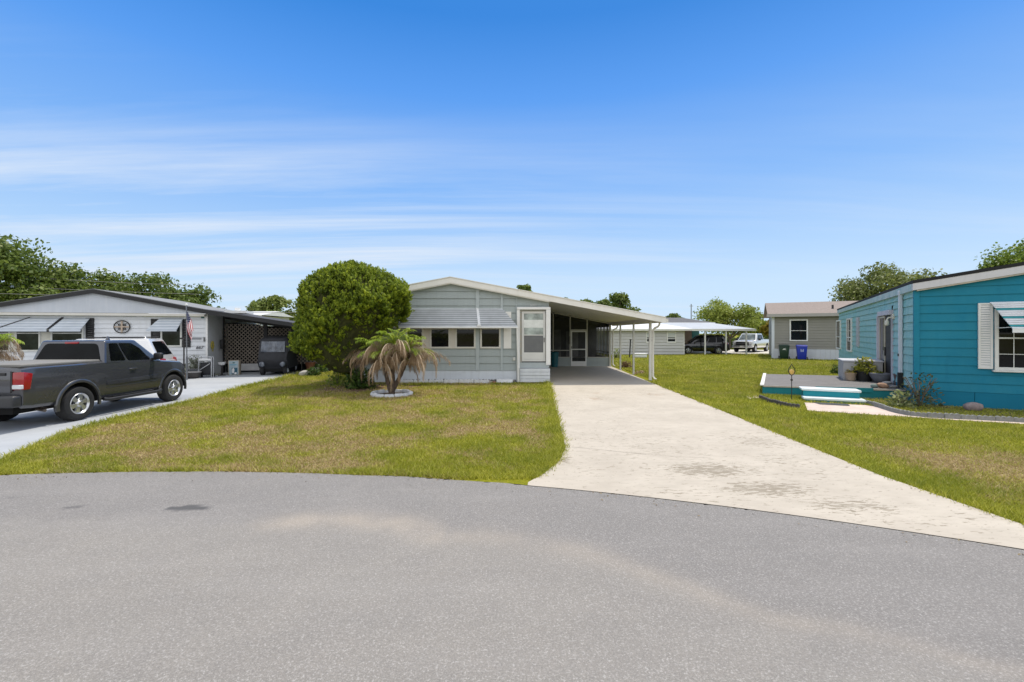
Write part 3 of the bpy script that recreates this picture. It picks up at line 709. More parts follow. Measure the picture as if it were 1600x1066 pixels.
# edging in front of the grey house
EDG = paint('white_edging', (.66, .67, .68), .8, .1, 8, bmp=.3, bscale=40, streak=.3)
def scallop(name, label, cat, L, h, th, n, mat, group):
    mb = MB(); poly = [(0, -.06), (L, -.06)]
    for k in range(n-1, -1, -1):
        for a in np.linspace(0, PI, 7): poly.append((L*(k+.5)/n+math.cos(a)*L/n*.5, h*.72+math.sin(a)*h*.28))
    mb.prism_y(poly, -th/2, th/2); o = mb.build(name, mat, None, bevel=.008, seg=1, ba=50); return tag(o, label, cat, group)
eb = scallop('edging_block', 'whitewashed scalloped edging block along the gravel bed of the grey house', 'edging', .58, .16, .07, 5, EDG, 'white scalloped edging along the grey house')
xs_ = -4.4
for k in range(6):
    o = eb if k == 0 else eb.copy()
    if k: COL.objects.link(o)
    o.location = (-4.5+k*.60, 18.02+random.uniform(-.01, .01), random.uniform(-.02, .01)); o.rotation_euler = (0, random.uniform(-.02, .02), random.uniform(-.03, .03))
mb = MB(); mb.hexa([(-.62, 17.88, .0), (.04, 17.88, .0), (.04, 18.18, .0), (-.62, 18.18, .0), (-.60, 17.92, .13), (.02, 17.92, .13), (.03, 18.16, .17), (-.61, 18.16, .17)])
tag(mb.build('splash_block', EDG, None, bevel=.015), 'white concrete splash block lying beside the front step of the grey house', 'splash block')
for k, (x, c, lab) in enumerate(((-.84, (.42, .36, .30), 'tan paving brick between the scalloped edging and the white splash block'), (-.70, (.33, .16, .11), 'reddish paving brick touching the white splash block'))):
    mb = MB(); mb.box(x-.07, x+.06, 17.93, 18.08, -.02, .07); tag(mb.build('brick', paint('brick_%s' % ('red' if k else 'tan'), c, .9, .2, 12, bmp=.4), None, bevel=.01), lab, 'brick')
mb = MB()
for k in range(520):
    x = random.uniform(-4.6, .1); y = random.uniform(18.08, 18.44); s = random.uniform(.022, .05); mb.cur = random.randrange(3)
    mb.blob((x, y, .03+.12*(y-18.06)+random.uniform(0, .03)), (s, s*.8, s*.65), k, jag=.25, sub=1)
tag(mb.build('gravel', [paint('stone_grey', (.20, .19, .18), .9, .2), paint('stone_dark', (.085, .08, .078), .9, .2), paint('stone_pale', (.40, .37, .34), .9, .2)], None), kind='stuff')
mb = MB(); mb.hexa([(-4.7, 18.05, -.01), (.15, 18.05, -.01), (.15, 18.45, -.01), (-4.7, 18.45, -.01), (-4.7, 18.05, .03), (.15, 18.05, .03), (.15, 18.45, .09), (-4.7, 18.45, .09)])
tag(mb.build('gravel_bed', MATS['stone_dark']), kind='structure')

# ------------------------------------------------------------------ white house on the left
wh = thing('house', 'white house with black roof trim, striped window awnings and a latticed carport at left', 'house', (-14.0, 20.9, 0), R(13))
WSID = paint('white_siding', (.66, .68, .71), .55, .05, 1.0, streak=.18, dirt=(.42, .43, .42))
BLK = paint('black_trim', (.013, .013, .015), .6, .15)
WP, WZ, WS = -4.21, 3.90, .195
def wz(x): return WZ-WS*abs(x-WP)
wl, wr = -8.5, 0.0
we = wz(0)-.20
mb = MB(); siding(mb, .0, 2.72, .2, lambda z: wl, lambda z: wr, .03)
mb.box(wl, wr, .003, .12, 0, 2.72); mb.box(wl, wl+.1, .12, 7, 0, 2.7); mb.box(wl, wr, 6.9, 7, 0, 2.7)
M90 = Matrix.Translation((0, 0, 0)) @ Matrix.Rotation(R(90), 4, 'Z')
mb.M = Matrix.Translation((0, 0, 0)) @ Matrix.Rotation(R(90), 4, 'Z'); siding(mb, 0, 3.0, .2, lambda z: .05, lambda z: 7.0, .016); mb.box(.12, 7, .003, .1, 0, 3.0)
mb.build('wall', WSID, wh)
mb = MB(); mb.box(-.05, .03, -.04, .05, 0, wz(0)-.2); mb.build('corner_trim', WHITE, wh)
mb = MB(); mb.prism_y([(wl, 2.86), (wr, 2.86), (wr, wz(0)-.16), (WP, WZ-.18), (wl, wz(wl)-.16)], -.30, -.26)
mb.build('gable_panel', paint('gable_panel', (.47, .50, .55), .6, .06, 1.3, streak=.45, dirt=(.60, .61, .63)), wh)
mb = MB(); mb.box(wl, wr, -.30, .0, 2.74, 2.85); mb.build('soffit', paint('soffit_cream', (.60, .58, .53), .6, .05), wh)
mb = MB()
def wslab(x0, x1, y0, y1, t0, t1, f=wz):
    mb.hexa([(x0, y0, f(x0)-t1), (x1, y0, f(x1)-t1), (x1, y1, f(x1)-t1), (x0, y1, f(x0)-t1), (x0, y0, f(x0)-t0), (x1, y0, f(x1)-t0), (x1, y1, f(x1)-t0), (x0, y1, f(x0)-t0)])
wslab(wl-.5, WP, -.40, 7.2, 0, .05); wslab(WP, .05, -.40, 7.2, 0, .05)
mb.build('roof', paint('grey_shingle_coat', (.22, .225, .23), .85, .12, 4), wh)
mb = MB(); wslab(wl-.5, WP, -.44, -.402, .03, .205); wslab(WP, .05, -.44, -.402, .03, .205)
mb.build('fascia', BLK, wh)
def cz(x): return wz(0)-.05-.158*x
mb = MB(); wslab(.051, 5.2, -.44, 7, .0, .16, cz); mb.build('carport_roof', BLK, wh)
mb = MB(); wslab(.051, 5.2, -.42, 7.0, -.03, -.004, cz); mb.build('carport_roof_sheet', paint('dark_roof_sheet', (.055, .055, .06), .8, .15, 2), wh)
mb = MB(); mb.box(.45, 1.4, .7, 1.8, cz(.45)-.02, cz(.45)+.10); mb.lathe([(.13, 0), (.13, .22)], 12, (.9, 1.1, cz(.9)+.1)); mb.build('roof_vent', WHITE, wh)
# windows and awnings of the white house
WG = glassmat('window_glass_green', (.018, .024, .022), .05)
for x0, x1 in ((-8.25, -7.35), (-7.2, -6.3), (-5.95, -4.75)): window(wh, M0, x0, x1, 1.2, 2.35, paint('window_white', (.62, .62, .58), .5), WG, .07, rail=1.98, grille=0)
for x0, x1 in ((-7.348, -7.202), (-6.298, -5.952)): MB().box(x0, x1, -.045, 0, 1.2, 2.35).build('window_panel', paint('panel_ivory', (.56, .55, .48), .5), wh)
STR = [paint('awning_bluegrey', (.50, .55, .61), .5, .06), paint('awning_pale', (.70, .74, .78), .5, .06)]
Ma = Matrix.Translation((0, -.03, 0))
awning(wh, Ma, -7.95, -6.75, -8.5, -7.55, 2.64, 2.13, .6, 9, STR, valance=.08); awning(wh, Ma, -6.65, -5.62, -7.45, -5.72, 2.64, 2.13, .6, 9, STR, valance=.08); awning(wh, Ma, -5.45, -4.52, -5.62, -4.52, 2.64, 2.13, .6, 9, STR, valance=.08)
mb = MB(Ma)
for a, b in (((-6.70, 0, 2.655), (-7.50, -.62, 2.14)), ((-5.53, 0, 2.655), (-5.67, -.62, 2.14))): mb.bar(a, b, .10, .03)
mb.box(-8.5, -4.52, -.60, -.57, 2.03, 2.10); mb.build('awning_strap', BLK, wh)
for x0, x1 in ((-8.48, -8.27), (-4.70+.02, -4.38), (-2.22, -1.86), (-.98, -.66)):
    louvre_shutter(wh, M0, x0, x1, 1.34 if x0 > -3 else 1.2, 2.62 if x0 > -3 else 2.64, BLK, 16)
window(wh, M0, -1.84, -1.0, 1.36, 2.4, MATS['window_white'], WG, .07, rail=None)
awning(wh, Ma, -1.86, -.94, -2.16, -1.0, 2.66, 2.12, .5, 9, STR, valance=.06)
mb = MB(); mb.box(-.62, -.22, -.06, -.03, 1.70, 1.76); mb.build('name_plate', paint('plate_grey', (.22, .23, .25), .5, .1), wh)
text_mesh('house_number', '667', .20, paint('number_dark', (.07, .07, .08), .5), wh, (-.30, -.045, 1.26), depth=.008, shear=.25)
mb = MB(); mb.lathe([(.0, -.05), (.055, -.04), (.06, 0)], 10, (-.10, 0, 1.66), 'z'); mb.box(-.13, -.07, -.09, -.02, 1.60, 1.78); mb.build('wall_lamp', paint('lamp_grey', (.18, .18, .18), .4), wh, bevel=.01, seg=1)
mb = MB(); mb.box(-.22, -.12, -.09, -.01, wz(0)-.42, wz(0)-.30); mb.build('junction_box', paint('green_box', (.03, .11, .10), .5), wh)
# lattice screen of the white carport
ly = 1.8
ML = Matrix.Translation((0, ly, 0))
def lattice(mb, x0, x1, z0, z1, p=.185, w=.042):
    for s in (1, -1):
        c = x0-(z1-z0) if s == 1 else x0; e = x1 if s == 1 else x1+(z1-z0)
        while c < e:
            pts = []
            # line x = c + s*(z-z0); clip
            za, zb = z0, z1
            if s == 1: za = max(za, z0+(x0-c)); zb = min(zb, z0+(x1-c))
            else: za = max(za, z0+(c-x1)); zb = min(zb, z0+(c-x0))
            if zb-za > .02:
                yy = -.008 if s == 1 else .004
                mb.bar((c+s*(za-z0), yy, za), (c+s*(zb-z0), yy, zb), .009, w, (0, 1, 0)) if False else mb.bar((c+s*(za-z0), yy, za), (c+s*(zb-z0), yy, zb), w, .009, (0, 1, 0))
            c += p
mb = MB(ML); lattice(mb, .08, 1.86, .45, cz(1.9)-.30); lattice(mb, 2.06, 3.15, 1.86, cz(3.2)-.28); lattice(mb, 3.3, 4.9, .4, cz(4.9)-.28)
mb.build('lattice', paint('lattice_tan', (.24, .205, .17), .8, .15), wh)
mb = MB(ML)
for x in (.02, 1.87, 3.18, 4.92): mb.box(x, x+(.06 if x < 1 else .16), -.05, .05, 0, cz(x)-.17)
wslab(.02, 5.0, -.05, .05, .155, .32, cz); mb.box(2.0, 3.2, -.03, .03, 1.75, 1.85)
mb.build('lattice_frame', BLK, wh)
mb = MB(ML); mb.box(.5, 1.86, -.03, .02, .1, .44); mb.build('lattice_base', paint('lattice_base', (.55, .55, .55), .7), wh)
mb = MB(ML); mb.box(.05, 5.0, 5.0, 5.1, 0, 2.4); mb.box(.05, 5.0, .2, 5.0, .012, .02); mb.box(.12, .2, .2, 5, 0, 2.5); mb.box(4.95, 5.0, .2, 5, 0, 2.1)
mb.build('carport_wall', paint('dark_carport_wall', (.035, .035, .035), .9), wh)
for ks in ((0, 1, 2), (4, 5, 6)):
    mb = MB(ML); pts = []
    for k in ks:
        for a in np.linspace(0, PI, 7): pts.append((2.1+k*.15-math.cos(a)*.075, -.07, 1.74-math.sin(a)*.07))
    for a, b in zip(pts[:-1], pts[1:]):
        if (Vector(a)-Vector(b)).length > 1e-4: mb.bar(a, b, .03, .02, (0, 1, 0))
    mb.build('bunting', WHITE, wh)
def wloc(x, y, z=0): return Matrix.Translation((-14.0, 20.9, 0)) @ Matrix.Rotation(R(13), 4, 'Z') @ Vector((x, y, z))
# ------------------------------------------------------------------ teal house on the right
th = thing('house', 'teal clapboard house with white roof edge, white shutter and a deck beside it', 'house', (11.27, 12.7, 0), R(-30))
def teal_mat(name, col, fade, amt):
    m, nt, b = new_mat(name); tc = _n(nt, 'ShaderNodeTexCoord'); v = tc.outputs['Object']
    c = ramp(nt, noise(nt, v, 1.2, 4, .6), [(.3, tuple(x*.92 for x in col)), (.7, tuple(x*1.08 for x in col))])
    f = noise(nt, mapping(nt, v, (1.2, 1.2, .8)), 1.6, 6, .7)
    c = mixc(nt, mrange(nt, f, .32, .68, amt*.35, amt), c, fade)
    s = noise(nt, mapping(nt, v, (5, 5, .5)), 1.0, 4, .6); c = mixc(nt, mrange(nt, s, .58, .8, 0, .25), c, tuple(x*.55 for x in col))
    nt.links.new(c, b.inputs['Base Color']); b.inputs['Roughness'].default_value = .7; b.inputs['Specular IOR Level'].default_value = .25
    bump(nt, b, noise(nt, mapping(nt, v, (.6, .6, 2.5)), 2.0, 3, .6), .25, .02); return m
TEAL = teal_mat('teal_paint', (.002, .165, .275), (.03, .235, .31), .55)
TEALF = teal_mat('sun_faded_teal', (.11, .40, .41), (.44, .58, .56), .7)
TW = 7.2; TL = 17.4; TPX = 3.6; TE = 3.30; TS = .16
def tz(x): return TE+TS*(TPX-abs(x-TPX))
mb = MB(); siding(mb, .42, tz(TPX)-.02, .235, lambda z: 0 if z < TE else (z-TE)/TS, lambda z: TW if z < TE else TW-(z-TE)/TS, .022, kinks=(TE,))
mb.box(.0, TW, .004, .12, .0, TE); mb.prism_y([(0, TE+.001), (TW, TE+.001), (TPX, tz(TPX)-.02)], .004, .12); mb.box(TW-.1, TW, .12, TL, 0, TE); mb.box(.12, TW-.1, TL-.1, TL, 0, TE)
mb.build('front_wall', TEAL, th)
MS = Matrix.Rotation(R(-90), 4, 'Z')              # wall run along -y, facing -x
mb = MB(MS); siding(mb, .42, TE-.12, .235, lambda z: -TL, lambda z: -.05, .03); mb.box(-TL, -.125, .004, .10, 0, TE-.1)
mb.build('side_wall', TEALF, th)
mb = MB(); mb.box(-.05, .07, -.05, .06, .0, TE-.12); mb.build('corner_trim', TEAL, th)
SKT = teal_mat('teal_skirting', (.002, .145, .24), (.012, .19, .28), .3)
mb = MB()
x = .08
while x < TW:
    w = random.uniform(1.1, 1.25); mb.box(x, min(x+w, TW), -.03, 0, -.02, .41); x += w+.012
mb.build('skirting', SKT, th)
mb = MB(MS); mb.box(-TL, -.1, -.02, 0, -.02, .41); mb.build('side_skirting', SKT, th)
mb = MB(); mb.box(2.6, 3.2, -.05, -.031, .1, .36); 
for k in range(5): mb.box(2.62, 3.18, -.062, -.05, .12+k*.045, .14+k*.045)
mb.build('skirting_vent', SKT, th)
mb = MB()
def tsl(x0, x1, y0, y1, a, b): mb.hexa([(x0, y0, tz(x0)+a), (x1, y0, tz(x1)+a), (x1, y1, tz(x1)+a), (x0, y1, tz(x0)+a), (x0, y0, tz(x0)+b), (x1, y0, tz(x1)+b), (x1, y1, tz(x1)+b), (x0, y1, tz(x0)+b)])
tsl(-.10, TPX, -.16, TL+.1, .08, .17); tsl(TPX, TW+.1, -.16, TL+.1, .08, .17)
mb.build('roof', paint('black_roofing', (.012, .012, .014), .85, .2, 6), th)
mb = MB(); tsl(-.09, TPX, -.15, -.0, -.11, .078); tsl(TPX, TW+.09, -.15, -.0, -.11, .078)
mb.build('fascia', paint('fascia_violet_white', (.58, .57, .60), .55, .05, 2, streak=.2), th)
mb = MB(); tsl(.0, TPX, -.13, -.0, -.15, -.112); tsl(TPX, TW, -.13, -.0, -.15, -.112); mb.build('fascia_board', paint('peeling_tan', (.46, .42, .35), .7, .3, 3), th)
mb = MB(); mb.box(-.10, .0, .0, TL, TE-.13, TE+.065); mb.build('eave_board', teal_mat('faded_eave', (.22, .40, .42), (.55, .60, .60), .8), th)
# front window with louvred shutter and striped awning
SHW = paint('louvre_white', (.66, .66, .65), .5, .04)
louvre_shutter(th, M0, 1.25, 1.53, 1.05, 2.78, SHW, 26); louvre_shutter(th, M0, 2.85, 3.13, 1.05, 2.78, SHW, 26)
window(th, M0, 1.56, 2.82, 1.03, 2.62, paint('white_window_frame', (.66, .66, .64), .5), GLASS, .075, rail=1.86, sill=True, grille=4)
AW, AT = paint('awning_stripe_white', (.72, .73, .76), .5), paint('awning_stripe_teal', (.02, .27, .31), .5)
awning(th, Matrix.Translation((0, -.05, 0)), 1.47, 2.95, 1.72, 3.1, 2.80, 2.10, .52, 13, (AW, AW, AW, AT), valance=.10)
for x in (1.60, 2.9): MB().bar((x, -.05, 2.12), (x+.14, -.56, 2.14), .02, .02).build('awning_arm', SHW, th)
# left side: windows, shutter, door, downspout, lamp
def tfind(px):
    r = (px-800)/F_PX; return (11.27-12.7*r)/(.866*r-.5)
for a, b in ((1308.8, 1315), (1325.4, 1332.4)):
    t0, t1 = tfind(b), tfind(a); window(th, MS, -t1, -t0, 1.02, 2.75, WHITE, GLASS, .07, rail=1.75, proud=.09)
t0, t1 = tfind(1344), tfind(1340.3); louvre_shutter(th, MS, -t1, -t0, 1.35, 2.72, paint('grey_shutter', (.42, .42, .45), .5), 0, 'side_shutter', .07)
DT0, DT1 = 2.75, 4.55
JW = paint('violet_white_jamb', (.47, .46, .52), .55, .06, 3, streak=.3)
mb = MB(MS); mb.box(-DT1-.10, -DT1, -.16, 0, .30, 2.60); mb.box(-DT0, -DT0+.06, -.07, 0, .30, 2.60); mb.box(-DT1-.10, -DT0+.06, -.14, 0, 2.602, 2.76); mb.build('door_frame', JW, th)
mb = MB(MS); frame(mb, -DT1+.002, -3.66, .32, 2.58, .06, -.09, -.045); dd_ = mb.build('sliding_door', paint('door_tan', (.45, .42, .33), .5), th)
mb = MB(MS); mb.box(-DT1+.06, -3.72, -.075, -.06, .38, 2.52); mb.build('door_glass', glassmat('mirror_glass', (.012, .016, .014), .02, 1.0), dd_)
mb = MB(MS); mb.box(-3.655, -DT0-.002, -.06, -.03, .32, 2.58); mb.build('screen_door', paint('dark_screen', (.022, .02, .02), .7), th)
MB(MS).box(-3.64, -3.60, -.10, -.061, 1.2, 1.5).build('door_handle', MATS['black_metal'], th)
DS = paint('downspout_white', (.56, .60, .66), .5, .05, 3, streak=.3)
mb = MB(MS); mb.box(-1.40, -1.29, -.13, -.04, .78, TE-.02); mb.box(-1.42, -1.27, -.14, .0, TE-.16, TE-.02); mb.build('downspout', DS, th, bevel=.01, seg=1)
mb = MB(MS); mb.box(-1.42, -1.27, -.15, -.03, .32, .78); mb.build('downspout_boot', paint('black_rubber', (.012, .012, .012), .7), th, bevel=.012, seg=1)
mb = MB(MS); mb.box(-1.40, -1.29, -.145, -.131, 1.28, 1.36); mb.build('downspout_bracket', MATS['black_rubber'], th)
mb = MB(MS); mb.box(-2.66, -2.50, -.06, -.0, 2.45, 2.62); mb.tube([(-2.58, -.05, 2.5), (-2.58, -.16, 2.5), (-2.58, -.2, 2.42)], .025, 8); mb.lathe([(.03, 0), (.06, -.06), (.06, -.16), (.03, -.19), (0, -.19)], 12, (-2.58, -.2, 2.42))
mb.build('porch_lamp', paint('lamp_cream', (.58, .55, .45), .4), th, smooth=40)
mb = MB(MS); mb.box(-2.74, -2.70, -.05, 0, 2.3, 2.9); mb.build('lamp_backplate', MATS['black_rubber'], th)
mb = MB(MS)
for k in range(4): mb.box(-2.2+k*.12, -2.12+k*.12, -.05, -.03, 2.50, 2.62)
def tloc(x, y, z=0): return Matrix.Translation((11.27, 12.7, 0)) @ Matrix.Rotation(R(-30), 4, 'Z') @ Vector((x, y, z))

# ------------------------------------------------------------------ deck and steps
A_, B_, D_ = Vector((8.05, 14.56, 0)), Vector((11.55, 13.47, 0)), Vector((10.46, 18.74, 0))
C_ = tloc(-.06, 5.7); B_ = tloc(-.06, .85)
dk = thing('deck', 'low grey boarded deck with teal skirt along the side of the teal house', 'deck', A_)
rel = lambda p: (p[0]-A_.x, p[1]-A_.y)
def deck_wood():
    m, nt, b = new_mat('weathered_deck'); tc = _n(nt, 'ShaderNodeTexCoord'); v = mapping(nt, tc.outputs['Object'], rot=(0, 0, R(17)))
    w = _n(nt, 'ShaderNodeSeparateXYZ'); nt.links.new(v, w.inputs[0])
    c = ramp(nt, noise(nt, mapping(nt, v, (1.2, 12, 1)), 1.5, 5, .7), [(.3, (.115, .105, .10)), (.7, (.235, .22, .21))])
    g = math_(nt, 'FRACT', math_(nt, 'MULTIPLY', w.outputs[1], 1/.14)); c = mixc(nt, math_(nt, 'LESS_THAN', g, .07), c, (.03, .03, .03))
    nt.links.new(c, b.inputs['Base Color']); b.inputs['Roughness'].default_value = .85; return m
mb = MB(); mb.prism([rel(A_), rel(B_), rel(C_), rel(D_)], .265, .300); mb.build('deck_boards', deck_wood(), dk)
TD = teal_mat('deck_teal', (.010, .17, .20), (.03, .24, .27), .4)
fd = (B_-A_); fl = fd.length; fa = math.atan2(fd.y, fd.x)
MF = Matrix.Rotation(fa, 4, 'Z')
mb = MB(MF); mb.box(0, fl, .02, .06, -.02, .262); mb.box(1.45, 2.95, -.02, .018, .2, .33); mb.build('skirt', TD, dk)
mb = MB(MF); mb.box(-.01, fl, -.012, .018, .268, .312); mb.build('front_rim', paint('bare_wood_rim', (.42, .37, .31), .8, .2, 5), dk)
le = D_-A_; la_ = math.atan2(le.y, le.x)
mb = MB(Matrix.Rotation(la_, 4, 'Z')); mb.box(.02, le.length, -.01, .10, .301, .335); mb.build('side_rim', paint('white_rim', (.66, .65, .62), .7, .06, streak=.2), dk)
mb = MB(Matrix.Rotation(la_, 4, 'Z')); mb.box(.02, le.length, .0, .03, -.02, .262); mb.build('side_skirt', TD, dk)
S0 = Vector((*G(1257, 627.5), 0)); S1 = Vector((*G(1353, 632.5), 0)); sv = S1-S0; sl = sv.length
st_ = thing('deck_steps', 'two step wooden stair with white treads and teal riser in front of the deck', 'steps', S0, math.atan2(sv.y, sv.x))
TR = paint('tread_white', (.68, .74, .75), .55, .05, 3, streak=.2)
mb = MB(); mb.box(-.02, sl+.02, 0, .42, .055, .125); mb.build('tread', TR, st_, bevel=.02)
mb = MB(); mb.box(-.03, sl-.02, .30, .80, .285, .355); mb.build('tread', TR, st_, bevel=.025)
mb = MB(); mb.box(.02, sl-.06, .34, .38, .126, .284); mb.build('riser', teal_mat('riser_teal', (.012, .21, .26), (.03, .27, .31), .4), st_)
mb = MB(); mb.box(.05, sl-.09, .42, .78, .02, .284); mb.box(.03, sl-.03, .02, .06, .0, .054); mb.build('stair_frame', TD, st_)
mb = MB(); p0 = [G(1270, 629.8), G(1324, 632.6), G(1328, 635.6), G(1281, 633)]; mb.prism(p0, .017, .028)
tag(mb.build('doormat', paint('mat_dark', (.055, .06, .065), .95, .2, 20, bmp=.5), None), 'dark rubber doormat lying on the path before the deck steps', 'doormat')
# storage box, pots, stones on the deck
bx = thing('storage_box', 'weathered grey plastic storage box standing on the deck against the teal house', 'box', tloc(-1.28, 3.45, .301), R(-30))
GB = paint('grey_box', (.36, .355, .35), .75, .12, 5, streak=.3, bmp=.15, bscale=25)
mb = MB(); mb.box(0, 1.12, 0, 1.45, 0, .66)
mb.build('body', GB, bx, bevel=.02)
mb = MB(); mb.box(-.03, 1.15, -.03, 1.48, .662, .72); mb.build('lid', paint('grey_box_lid', (.50, .50, .52), .7, .12, 4), bx, bevel=.02)
mb = MB()
for k in range(4): mb.box(-.012, 0, .08+k*.34, .36+k*.34, .08, .6)
mb.build('side_rib', GB, bx)
def pot(name, label, loc, prof, mat, soil=True):
    t = thing(name, label, 'plant pot', loc); mb = MB(); mb.lathe(prof, 22); mb.build('pot', mat, t, smooth=40)
    top = [p for p in prof][-1]; mb = MB(); mb.lathe([(0, 0), (prof[-2][0], 0)], 18, (0, 0, prof[-2][1]-.03)); mb.build('soil', paint('soil', (.06, .045, .03), .95), t); return t
pt = pot('plant_pot', 'small tan plant pot with thin yellow plant beside the grey storage box', Vector((*((1329-800)/F_PX*16.15, 16.15), .301)), [(.11, 0), (.13, .01), (.17, .24), (.185, .25), (.185, .28), (.165, .28)], paint('tan_pot', (.40, .30, .21), .8, .15, 4))
pb = pot('plant_pot', 'black nursery pot holding a bushy yellow green plant on the deck', Vector((*((1350-800)/F_PX*16.05, 16.05), .301)), [(.20, 0), (.22, .01), (.27, .30), (.285, .31), (.285, .35), (.26, .35)], paint('black_pot', (.012, .012, .012), .6))
pg = pot('plant_pot', 'wide grey bowl planter on the deck beside the sliding door', Vector((*((1377-800)/F_PX*15.55, 15.55), .301)), [(.16, 0), (.20, .02), (.31, .20), (.335, .28), (.345, .29), (.345, .32), (.31, .32)], paint('slate_pot', (.16, .165, .185), .6, .15, 4))
def stone(label, loc, r, mat, seed, cat='stone'):
    mb = MB(); mb.blob((0, 0, r[2]*.8), r, seed, jag=.3, sub=2); o = mb.build('stone', mat, None, smooth=50); o.location = loc; return tag(o, label, cat)
BR = paint('brown_stone', (.33, .20, .13), .9, .3, 8, bmp=.6, bscale=20); GS = paint('grey_stone', (.25, .24, .23), .9, .25, 8, bmp=.6, bscale=20)
def dp(px, py): Z = F_PX*(CAMH-.301)/(py-HOR); return Vector(((px-800)/F_PX*Z, Z, .301))
stone('large rough brown stone on the front edge of the deck', dp(1380, 606.5), (.20, .13, .09), BR, 3)
stone('small pale grey stone behind the brown stone on the deck', dp(1386, 600), (.15, .1, .05), paint('pale_stone', (.42, .40, .37), .9, .2, 8), 4)
stone('dark grey stone between the brown stone and the downspout', dp(1397, 606.5), (.14, .09, .05), GS, 5)
stone('round grey green stone left of the brown stone on the deck', dp(1366, 606), (.11, .09, .07), paint('green_stone', (.17, .21, .19), .9, .2, 8), 6)
stone('mottled pinkish grey boulder in the bed below the teal front wall', Vector((*G(1519, 643), 0)), (.21, .15, .13), paint('pink_stone', (.235, .19, .185), .9, .3, 14, bmp=.6, bscale=25), 8)
stone('small white stone in the grass bed left of the deck steps', Vector((*G(1246, 618.5), 0)), (.10, .08, .05), paint('white_stone', (.55, .55, .53), .9, .2, 8), 9)
t = thing('stump_vase', 'dark brown wooden vase beside the white downspout on the deck', 'vase', dp(1403, 602)); mb = MB(); mb.lathe([(.10, 0), (.12, .04), (.09, .18), (.12, .34), (.10, .36), (0, .33)], 14); mb.build('body', paint('dark_wood', (.10, .08, .075), .85, .3, 8), t, smooth=40)
mb = MB(); mb.lathe([(.125, .335), (.13, .36), (.11, .37)], 14); mb.build('rim', paint('dark_wood_rim', (.14, .11, .10), .8), t, smooth=40)
# decorative metal torch stake
p = Vector((*G(1237, 626), 0)); t = thing('garden_stake', 'black metal garden stake with amber glass flame in front of the deck', 'garden ornament', p)
IR = paint('wrought_iron', (.018, .016, .015), .5)
mb = MB(); mb.tube([(0, 0, -.05), (0, 0, .74)], .011, 8); mb.lathe([(0, -.035), (.03, -.02), (.035, 0), (.03, .02), (0, .035)], 12, (0, 0, .61)); mb.build('stem', IR, t, smooth=40)
mb = MB(); fp = [(0, .74), (-.07, .79), (-.10, .86), (-.085, .93), (-.04, 1.0), (0, 1.075), (.04, 1.0), (.085, .93), (.10, .86), (.07, .79), (0, .74)]
mb.tube([(a, 0, b) for a, b in fp], .011, 6); mb.build('flame_frame', IR, t, smooth=40)
mb = MB(); mb.prism_y([(0, .76), (-.06, .80), (-.075, .87), (-.03, .91), (0, .93), (.03, .91), (.075, .87), (.06, .80)], -.015, .015); mb.build('amber_glass', paint('amber_glass', (.62, .40, .12), .3, .2, 8), t, bevel=.006)
# dark scalloped edging beside the path, each block a thing
DE = paint('dark_edging', (.085, .078, .075), .9, .25, 10, bmp=.4, bscale=30); GE = paint('grey_edging', (.21, .215, .205), .9, .25, 10, bmp=.4, bscale=30)
def run(pts, n, mat, label, group, L, cnt=3):
    P = [Vector((*G(*q), 0)) for q in pts]; d = [0]
    for a, b in zip(P[:-1], P[1:]): d.append(d[-1]+(b-a).length)
    src = None
    for k in range(n):
        s = d[-1]*k/n; s2 = d[-1]*(k+1)/n
        at = lambda s: next((a.lerp(b, (s-x)/(y-x)) for a, b, x, y in zip(P[:-1], P[1:], d[:-1], d[1:]) if s <= y+1e-6), P[-1])
        a, b = at(s), at(s2)
        if src is None: src = scallop('edging_block', label, 'edging', (b-a).length*.97, .13, .06, cnt, mat, group); o = src
        else: o = src.copy(); COL.objects.link(o)
        o.location = a+Vector((0, 0, random.uniform(-.015, .01))); o.rotation_euler = (random.uniform(-.05, .05), 0, math.atan2((b-a).y, (b-a).x)+random.uniform(-.04, .04))
run([(1187, 623.5), (1197, 627.5), (1212, 632), (1230, 636), (1250, 638.5)], 6, DE, 'dark scalloped edging block curving left of the deck steps', 'dark edging left of the deck steps', .4)
run([(1354, 632), (1372, 637), (1392, 644), (1412, 649), (1440, 652.5), (1480, 655), (1530, 657), (1600, 661), (1680, 667)], 15, GE, 'grey scalloped edging block between the path and the bed of the teal house', 'grey edging along the bed of the teal house', .4)
mb = MB(); mb.prism([G(1354, 630), G(1372, 636), G(1392, 643), G(1412, 648), G(1440, 651.5), G(1480, 654), G(1530, 656), G(1600, 660), (16.5, 8.6), (16.5, 9.6), (11.3, 12.6), (11.2, 13.5)], -.02, .014)
tag(mb.build('planting_bed', paint('bed_soil', (.10, .085, .04), .95, .35, 7, bmp=.7, bscale=25)), kind='structure')

# ------------------------------------------------------------------ tan house behind
tn = thing('house', 'tan sided house with brown shingle roof and white skirting beyond the deck', 'house', (20.15, 35, 0), R(-27))
TAN = paint('tan_siding', (.27, .26, .23), .6, .05, 1)
mb = MB(); siding(mb, .78, 3.2, .2, lambda z: 0, lambda z: 9, .045); mb.box(0, 9, .003, .1, .78, 3.3); mb.box(0, .1, .1, 8, 0, 3.3); mb.box(.1, 9, 7.9, 8, 0, 3.3); mb.hexa([(.01, .0, 3.3), (.1, .0, 3.3), (.1, 8, 3.3), (.01, 8, 3.3), (.01, 3.9, 4.4), (.1, 3.9, 4.4), (.1, 4.1, 4.4), (.01, 4.1, 4.4)]); mb.build('wall', TAN, tn)
mb = MB()
for k in range(30): mb.box(k*.3, k*.3+.292, -.03, 0, -.02, .775)
mb.build('skirting', paint('white_vinyl_skirt', (.62, .64, .70), .6, .05), tn)
